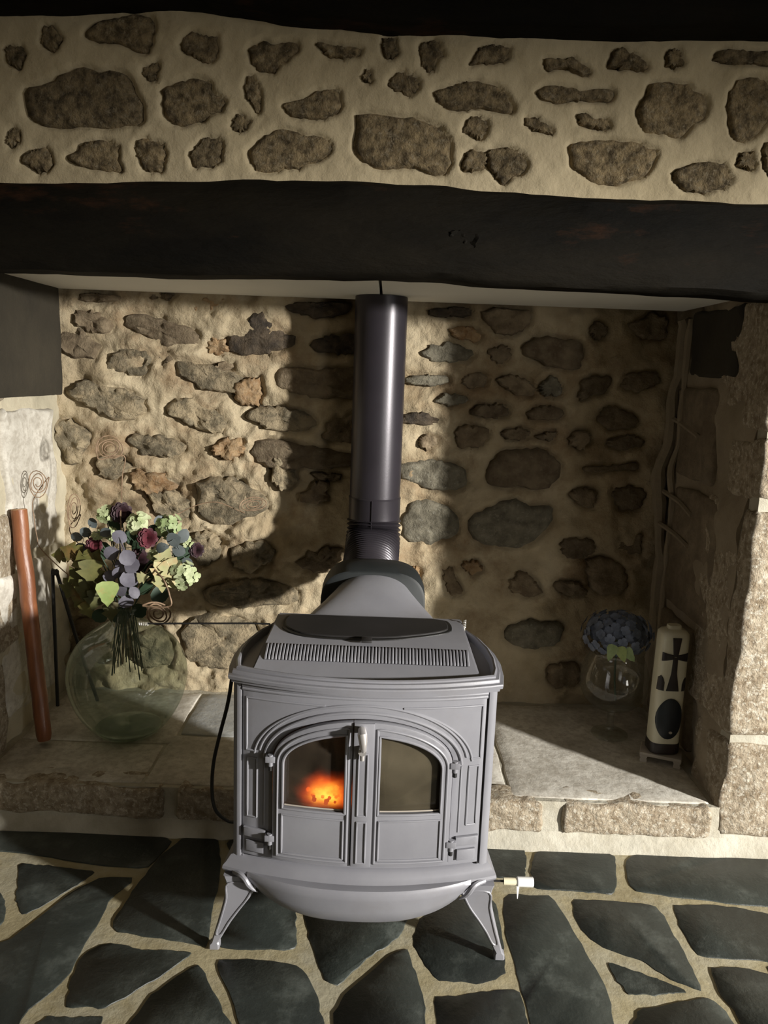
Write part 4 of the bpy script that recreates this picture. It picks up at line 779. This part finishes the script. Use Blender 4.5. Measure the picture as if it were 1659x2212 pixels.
def rose(label,px,py,Y,R,m):
    t,p=flower('burgundy_flower' if 'burgundy' in m else 'plum_flower',label,'flower',px,py,Y); bm=bmesh.new(); fw=toward(p); o1=fw.orthogonal().normalized(); o2=fw.cross(o1)
    for ring,(rr_,n,tilt) in enumerate(((0.1,4,1.6),(0.3,6,1.1),(0.55,8,.6),(0.75,9,.25))):
        for q in range(n):
            a=q*2*PI/n+ring*.5; rad=o1*math.cos(a)+o2*math.sin(a); leafmesh(bm,p+rad*R*rr_*.5,rad+fw*tilt,fw-rad*.6,R*.75,R*.7,'petal',.2,.25)
    obj('petals',bm,m,t); return t
def spray(name,label,pts,m,kind,size,cat='foliage'):
    t,p=flower(name,label,cat,pts[0][0],pts[0][1],pts[0][2])
    for i,(x,y,Y,sz,ang) in enumerate([(q+(1,None))[:5] if len(q)==3 else q for q in pts]):
        b=atY(x,y,Y); bm=bmesh.new(); fw=toward(b)+rv()*.35; a=ang if ang is not None else r_.uniform(0,360); d=Vector((math.cos(math.radians(a)),-0.15,math.sin(math.radians(a))))
        L=size*sz; leafmesh(bm,b-d.normalized()*L*.5,d,fw,L,L*(1.0 if kind!='ivy' else 1.15),kind,.12,.12); tube(bm,[b-d.normalized()*L*.55,(b*0.8+p*0.2) if i else b,p],0.0009,4) if i else None
        obj('leaf',bm,m,t)
    return t
hydrangea('lime green hydrangea head at the top left of the bouquet',228,1110,2.15,.020,'petal_green',14)
hydrangea('small lime green hydrangea sprig just left of the upper plum flower',240,1152,2.13,.016,'petal_green',10,.011)
hydrangea('pale green hydrangea head at the top centre, beside the wire stem',298,1132,2.12,.030,'petal_green',20)
hydrangea('darker green hydrangea head at the upper right of the bouquet',365,1135,2.16,.030,'petal_green_dark',18)
hydrangea('light green floret cluster on the far right edge above the pale leaves',402,1170,2.12,.014,'petal_green',8,.010)
hydrangea('little cream-green floret cluster left of the peach-edged leaves',332,1200,2.08,.014,'petal_green',8,.010)
hydrangea('large pale lime hydrangea head at the right side of the bouquet',398,1240,2.07,.036,'petal_green',26)
hydrangea('thin lime floret sprig left of the big grey leaves',210,1158,2.13,.012,'petal_green',7,.010)
rose('burgundy double flower in the middle right of the bouquet',318,1162,2.08,.026,'petal_burgundy')
rose('smaller burgundy flower low on the left of the bouquet',203,1178,2.12,.022,'petal_burgundy')
rose('dark plum flower at the very top beside the tallest wire stem',262,1108,2.14,.028,'petal_plum')
rose('dark plum flower bud at the far right edge of the bouquet',424,1188,2.12,.020,'petal_plum')
rose('dark plum flower hidden deep in the bouquet centre',300,1210,2.14,.030,'petal_plum')
spray('gray_leaf_spray','spray of big rounded grey-lilac leaves hanging down the middle of the bouquet',[(258,1160,2.07,1.1,150),(240,1195,2.05,1.1,200),(275,1205,2.04,1.15,-60),(262,1222,2.05,1,230),(285,1222,2.04,1.1,-30),(258,1238,2.05,1,240),(280,1250,2.04,1.3,-80),(262,1275,2.05,.9,220),(290,1280,2.05,.9,-50),(272,1300,2.05,1,-100),(238,1245,2.07,1,180)],'leaf_gray','round',.040)
spray('teal_leaf_spray','spray of dark grey-teal rounded leaves at the upper left of the bouquet',[(185,1150,2.14,1,150),(165,1160,2.15,1,170),(175,1185,2.14,1,200),(200,1130,2.15,.9,120),(228,1150,2.10,1,30)],'leaf_teal','round',.036)
spray('slate_leaf_spray','spray of slate blue rounded leaves at the right of the bouquet',[(375,1165,2.09,1.1,20),(395,1160,2.09,1.1,60),(350,1185,2.08,1,200),(385,1190,2.1,1,-20),(405,1215,2.12,.9,-30),(345,1125,2.14,.8,100)],'leaf_teal','round',.038)
spray('ivy_spray','trailing olive ivy spray on the left side of the bouquet',[(175,1215,2.08,1.2,200),(150,1190,2.10,1.1,160),(125,1200,2.12,.8,180),(195,1240,2.07,1.3,-90),(165,1245,2.09,1.2,220),(205,1205,2.09,1.1,60),(150,1275,2.11,1.1,-110),(185,1280,2.08,1.2,250),(205,1300,2.08,1.1,-100),(190,1320,2.10,.9,-70),(170,1300,2.11,.9,-120),(225,1265,2.09,1,-40),(240,1325,2.12,1,-80)],'leaf_olive','ivy',.052)
spray('ivy_spray','single bright green heart-shaped ivy leaf below the bouquet',[(232,1288,2.03,1.35,-88)],'leaf_bright','heart',.046)
spray('pale_leaf_spray','cluster of pale yellow leaves with peach edges at the right of the bouquet',[(358,1205,2.05,1.3,70),(345,1240,2.04,1.2,250),(372,1235,2.04,1.3,-60),(350,1262,2.05,1.1,-90),(310,1247,2.04,.7,10),(380,1262,2.05,.9,-60)],'leaf_pale','ivy',.046)
spray('dark_leaf_spray','dark green filler foliage showing between the bouquet flowers',[(300,1180,2.16,1.2,40),(330,1230,2.14,1.3,-30),(250,1130,2.17,1.2,100),(345,1285,2.14,1.2,-80),(310,1270,2.14,1.2,200),(220,1190,2.16,1.3,170),(285,1160,2.17,1.2,90),(330,1150,2.17,1.1,60),(215,1330,2.15,1,-120),(260,1330,2.15,1.1,-90),(300,1320,2.15,1,-70),(390,1195,2.16,1.1,0)],'stem_green','round',.046)
# wire curls
def curl(label, cx, cy, rx, ry, Y, st, turns=3.5, tilt=0, wr=0.0016, start=0):
    global hi
    hi+=1; t=thing('wire_spiral',label,'decoration',(VX,VY,ZH+0.17),'coiled rattan wires in the bouquet'); pts=[]
    n=int(turns*18)
    for i in range(n+1):
        u=i/n; a=math.radians(start)+u*turns*2*PI; k=0.22+0.78*u; X=k*math.cos(a)*rx; Z=k*math.sin(a)*ry
        tx=X*math.cos(tilt)-Z*math.sin(tilt); tz=X*math.sin(tilt)+Z*math.cos(tilt)
        wob=1+0.07*math.sin(i*0.9); pts.append(atY(cx+tx*wob,cy-tz*wob,Y+0.012*math.sin(a+1)*(0.3+u)))
    for x,y,yy in st: pts.append(atY(x,y,yy))
    pts.append(neck+Vector((0.01*math.cos(hi),0.01*math.sin(hi),0.0)))
    pts.append(Vector((VX+0.02*math.cos(hi*2),VY+0.02*math.sin(hi*2),ZH+0.22)))
    bm=bmesh.new(); m0=n+1; sm=smooth_path(pts[m0-2:],6); tube(bm,pts[:m0-2]+sm,wr,6); obj('wire',bm,'wire_rope',t)
    return t
def nogroup(t):
    if 'group' in t: del t['group']
nogroup(curl('tallest spiral of brown wire standing up above the bouquet',237,968,33,28,2.20,[(268,985,2.20),(264,1030,2.2),(262,1090,2.17),(261,1130,2.12)],3.6,0,.0017,-340))
nogroup(curl('narrow brown wire spiral at the far left by the side wall',82,1043,23,32,2.20,[(72,1080,2.20),(74,1120,2.2),(80,1160,2.19),(92,1190,2.19),(170,1260,2.16)],3.5,0,.0015,200))
nogroup(curl('tall oval wire spiral just left of the top of the bouquet',160,1100,16,40,2.19,[(150,1140,2.19),(165,1170,2.18),(200,1200,2.17)],3.4,-.1,.0014,200))
nogroup(curl('flat wire spiral reaching out to the right of the bouquet',547,1090,34,17,2.20,[(515,1103,2.20),(470,1085,2.2),(430,1090,2.2),(390,1108,2.2),(350,1140,2.17)],3.2,.2,.0015,160))
nogroup(curl('pale wire spiral drooping at the lower right of the bouquet',340,1326,32,26,2.00,[(366,1310,2.0),(366,1285,2.0),(355,1255,2.0),(338,1235,2.03),(322,1225,2.07)],3.2,-.55,.0024,-250+360))
# leaning wooden pole
A=atZ(96,1606,ZH+0.002); A=Vector((A.x,A.y,ZH+0.001)); B=Vector((XL+0.05,2.13,0.805)); bB=atY(10,1100,2.13); B=Vector((max(bB.x,XL+0.035),2.13,bB.z))
dirp=(B-A).normalized(); bm=bmesh.new(); pp=[A.lerp(B,i/24)+Vector((0.004*nz(i*.4,1,2),0.003*nz(i*.3,4,2),0)) for i in range(25)]; pp[0]=A+Vector((0,0,0.012))
tube(bm,pp,[0.0215*(1+0.04*nz(i*.45,7,3))*(0.82 if i==0 else 1)*(1.0+0.12*(1-i/24)*0) for i in range(25)],16)
pole=thing('wooden_pole','polished reddish-brown wooden pole leaning on the left wall beside the demijohn','pole',A)
pole_s=obj('shaft',bm,'pole_wood',pole)
bm=bmesh.new(); u_=dirp.orthogonal().normalized(); v_=dirp.cross(u_); loft(bm,[[pp[-1]+dirp*(0.0002+k)+(u_*math.cos(a)+v_*math.sin(a))*0.0205*(1-k*30) for a in [2*PI*q/16 for q in range(16)]] for k in (0,0.002)]); obj('cut_end',bm,'pole_end',pole)
# fire tongs
f0=atY(107,1520,2.34); top=atY(100,1243,2.32); top.x=max(top.x,XL+0.04); f0=Vector((max(f0.x,XL+0.035),2.33,ZH+0.002)); f1=Vector((f0.x+0.11,2.38,ZH+0.002))
tg=thing('fire_tongs','thin black iron fire tongs propped behind the wooden pole','tongs',(f0.x,2.33,ZH))
bm=bmesh.new(); tube(bm,smooth_path([f0,f0.lerp(top,.5),top,top+Vector((0.006,0,0.014))],5),0.0058,8); obj('leg',bm,'black_iron',tg)
bm=bmesh.new(); tube(bm,smooth_path([f1,f1.lerp(top,.5)+Vector((.004,0,0)),top+Vector((0.016,0,0)),top+Vector((0.010,0,0.014))],5),0.0058,8); obj('leg',bm,'black_iron',tg)
bm=bmesh.new(); tube(bm,[top+Vector((-0.001,0,0.010)),top+Vector((0.017,0,0.010))],0.009,10); obj('hinge',bm,'black_iron',tg)

# ================================================================ RIGHT: glass vase with hydrangea, painted bottle on a stand
GX,GY=0.735,2.27
gv=thing('footed_glass_vase','clear footed glass vase with a blue hydrangea, in the shaded right corner','vase',(GX,GY,ZH))
pr2=[(0.002,0.004),(0.050,0.002),(0.056,0.004),(0.050,0.009),(0.018,0.016),(0.011,0.030),(0.011,0.070),(0.020,0.082),(0.055,0.096),(0.088,0.125),(0.104,0.165),(0.104,0.200),(0.092,0.240),(0.080,0.268),(0.082,0.280)]
bm=bmesh.new(); lathe(bm,[(p.x,p.y) for p in smooth_path([(a,b,0) for a,b in pr2],4)],(GX,GY,ZH+0.001),56); obj('bowl',bm,'clear_glass',gv)
hp_=atY(1335,1362,GY)
hy=thing('blue_hydrangea','dusky blue hydrangea head resting in the footed glass vase','flower',(GX,GY,ZH+0.12))
bm=bmesh.new(); tube(bm,smooth_path([(GX+0.01,GY,ZH+0.115),(GX,GY,ZH+0.2),(hp_.x,GY,hp_.z-0.02)],6),0.003,6); obj('stem',bm,'stem_green',hy)
bm=bmesh.new()
for i in range(110):
    th=i*2.39996; zz=1-1.55*(i+.5)/110; rr3=math.sqrt(1-zz*zz); d=Vector((rr3*math.cos(th),rr3*math.sin(th),zz)); c=Vector((hp_.x,GY,hp_.z-0.012))+Vector((d.x*.101,d.y*.075,d.z*.068))*r_.uniform(.85,1.12)
    o1=d.orthogonal().normalized(); o2=d.cross(o1); a0=r_.uniform(0,3)
    for q in range(4): aa=a0+q*PI/2; leafmesh(bm,c,o1*math.cos(aa)+o2*math.sin(aa)+d*.25,d,.016,.017,'petal',.15,.1)
obj('petals',bm,'petal_blue',hy)
for k,(x,y,a) in enumerate(((1340,1402,-70),(1325,1398,-110),(1352,1405,-50))):
    bm=bmesh.new(); b=atY(x,y,GY-0.085); leafmesh(bm,b,Vector((math.cos(math.radians(a)),-.2,math.sin(math.radians(a)))),toward(b),.045,.034,'heart'); obj('leaf',bm,'leaf_bright' if k==0 else 'petal_green_dark',hy)
# stand
BX,BY=0.842,2.115
sr=Matrix.Translation((BX,BY,0))@Matrix.Rotation(math.radians(-22),4,'Z')
stand=thing('bottle_stand','small pale ceramic bench stand under the cross bottle','stand',(BX,BY,ZH))
bm=bmesh.new(); box(bm,-0.058,0.058,-0.040,0.040,0.020,0.032,0.004); bmesh.ops.transform(bm,matrix=Matrix.Translation((0,0,ZH))@sr,verts=bm.verts); obj('stand_top',bm,'stand_clay',stand)
for sx in (-1,1):
    for sy in (-1,1):
        bm=bmesh.new(); loft(bm,[[(sx*0.046+a*k,sy*0.028+b*k,z) for a,b in ((-.010,-.010),(.010,-.010),(.010,.010),(-.010,.010))] for z,k in ((0.0,.9),(0.006,1.0),(0.012,.8),(0.021,1.15))])
        bmesh.ops.transform(bm,matrix=Matrix.Translation((0,0,ZH+0.001))@sr,verts=bm.verts); obj('leg',bm,'stand_clay',stand)
# bottle: rounded square section
ZB=ZH+0.033
bt=thing('painted_ceramic_bottle','tall cream ceramic bottle painted with a black flared cross above a dark oval','bottle',(BX,BY,ZB))
def sq(r,z,p=0.55): return [(BX+r*math.copysign(abs(math.cos(a))**p,math.cos(a)),BY+r*0.8*math.copysign(abs(math.sin(a))**p,math.sin(a)),ZB+z) for a in [2*PI*k/40 for k in range(40)]]
bm=bmesh.new(); loft(bm,[sq(r,z) for r,z in ((0.040,0.001),(0.044,0.006),(0.044,0.030),(0.043,0.034))]); obj('bottle_foot',bm,'glaze_black',bt,ang=30)
bm=bmesh.new(); loft(bm,[sq(r,z) for r,z in ((0.0415,0.033),(0.0425,0.040),(0.0425,0.20),(0.0415,0.35),(0.0405,0.362),(0.034,0.370),(0.020,0.374),(0.018,0.384))]); obj('bottle_body',bm,'glaze_white',bt,ang=40)
def yfb(x): # front of the rounded-square section
    t=min(0.995,abs(x)/0.0425); ca=t**(1/0.55); return BY-0.0425*0.8*(math.sqrt(max(0,1-ca*ca)))**0.55
def decal(name,rings,m,d=0.0012):
    bm=bmesh.new()
    for r in rings:
        c=(sum(p[0] for p in r)/len(r),sum(p[1] for p in r)/len(r)); r=dense(r+[r[0]],0.004)[:-1]
        lay=[]
        for k,dd in ((1.0,-0.001),(1.0,d),(0.9,d*1.4),(0.5,d*1.4)): lay.append([(BX+c[0]+(x-c[0])*k,yfb(c[0]+(x-c[0])*k)-dd,ZB+c[1]+(z-c[1])*k) for x,z in r])
        loft(bm,lay)
    return obj(name,bm,m,bt,ang=50)
cz=0.298
decal('cross',[[(-0.0125,0.355),(0.0125,0.355),(0.0065,cz+0.002),(-0.0065,cz+0.002)],[(-0.036,cz+0.013),(-0.036,cz-0.013),(-0.004,cz-0.006),(-0.004,cz+0.006)],[(0.036,cz+0.013),(0.036,cz-0.013),(0.004,cz-0.006),(0.004,cz+0.006)],[(-0.0065,cz),(0.0065,cz),(0.008,0.25),(0.018,0.197),(-0.018,0.197),(-0.008,0.25)]],'glaze_black')
decal('arch_motif',[[(-0.041,0.197),(-0.024,0.197),(-0.024,0.222),(-0.028,0.235),(-0.034,0.243),(-0.040,0.235)]],'glaze_black')
decal('arch_motif',[[(0.041,0.197),(0.026,0.197),(0.026,0.218),(0.030,0.232),(0.035,0.238),(0.040,0.232)]],'glaze_black')
decal('dark_oval',[[(0.038*math.cos(a),0.112+0.062*math.sin(a)) for a in [2*PI*k/28 for k in range(28)]]],'glaze_navy',0.002)
decal('emblem',[[(0.006+0.005*math.cos(a),0.072+0.004*math.sin(a)) for a in [2*PI*k/8 for k in range(8)]]],'stand_clay',0.0045)
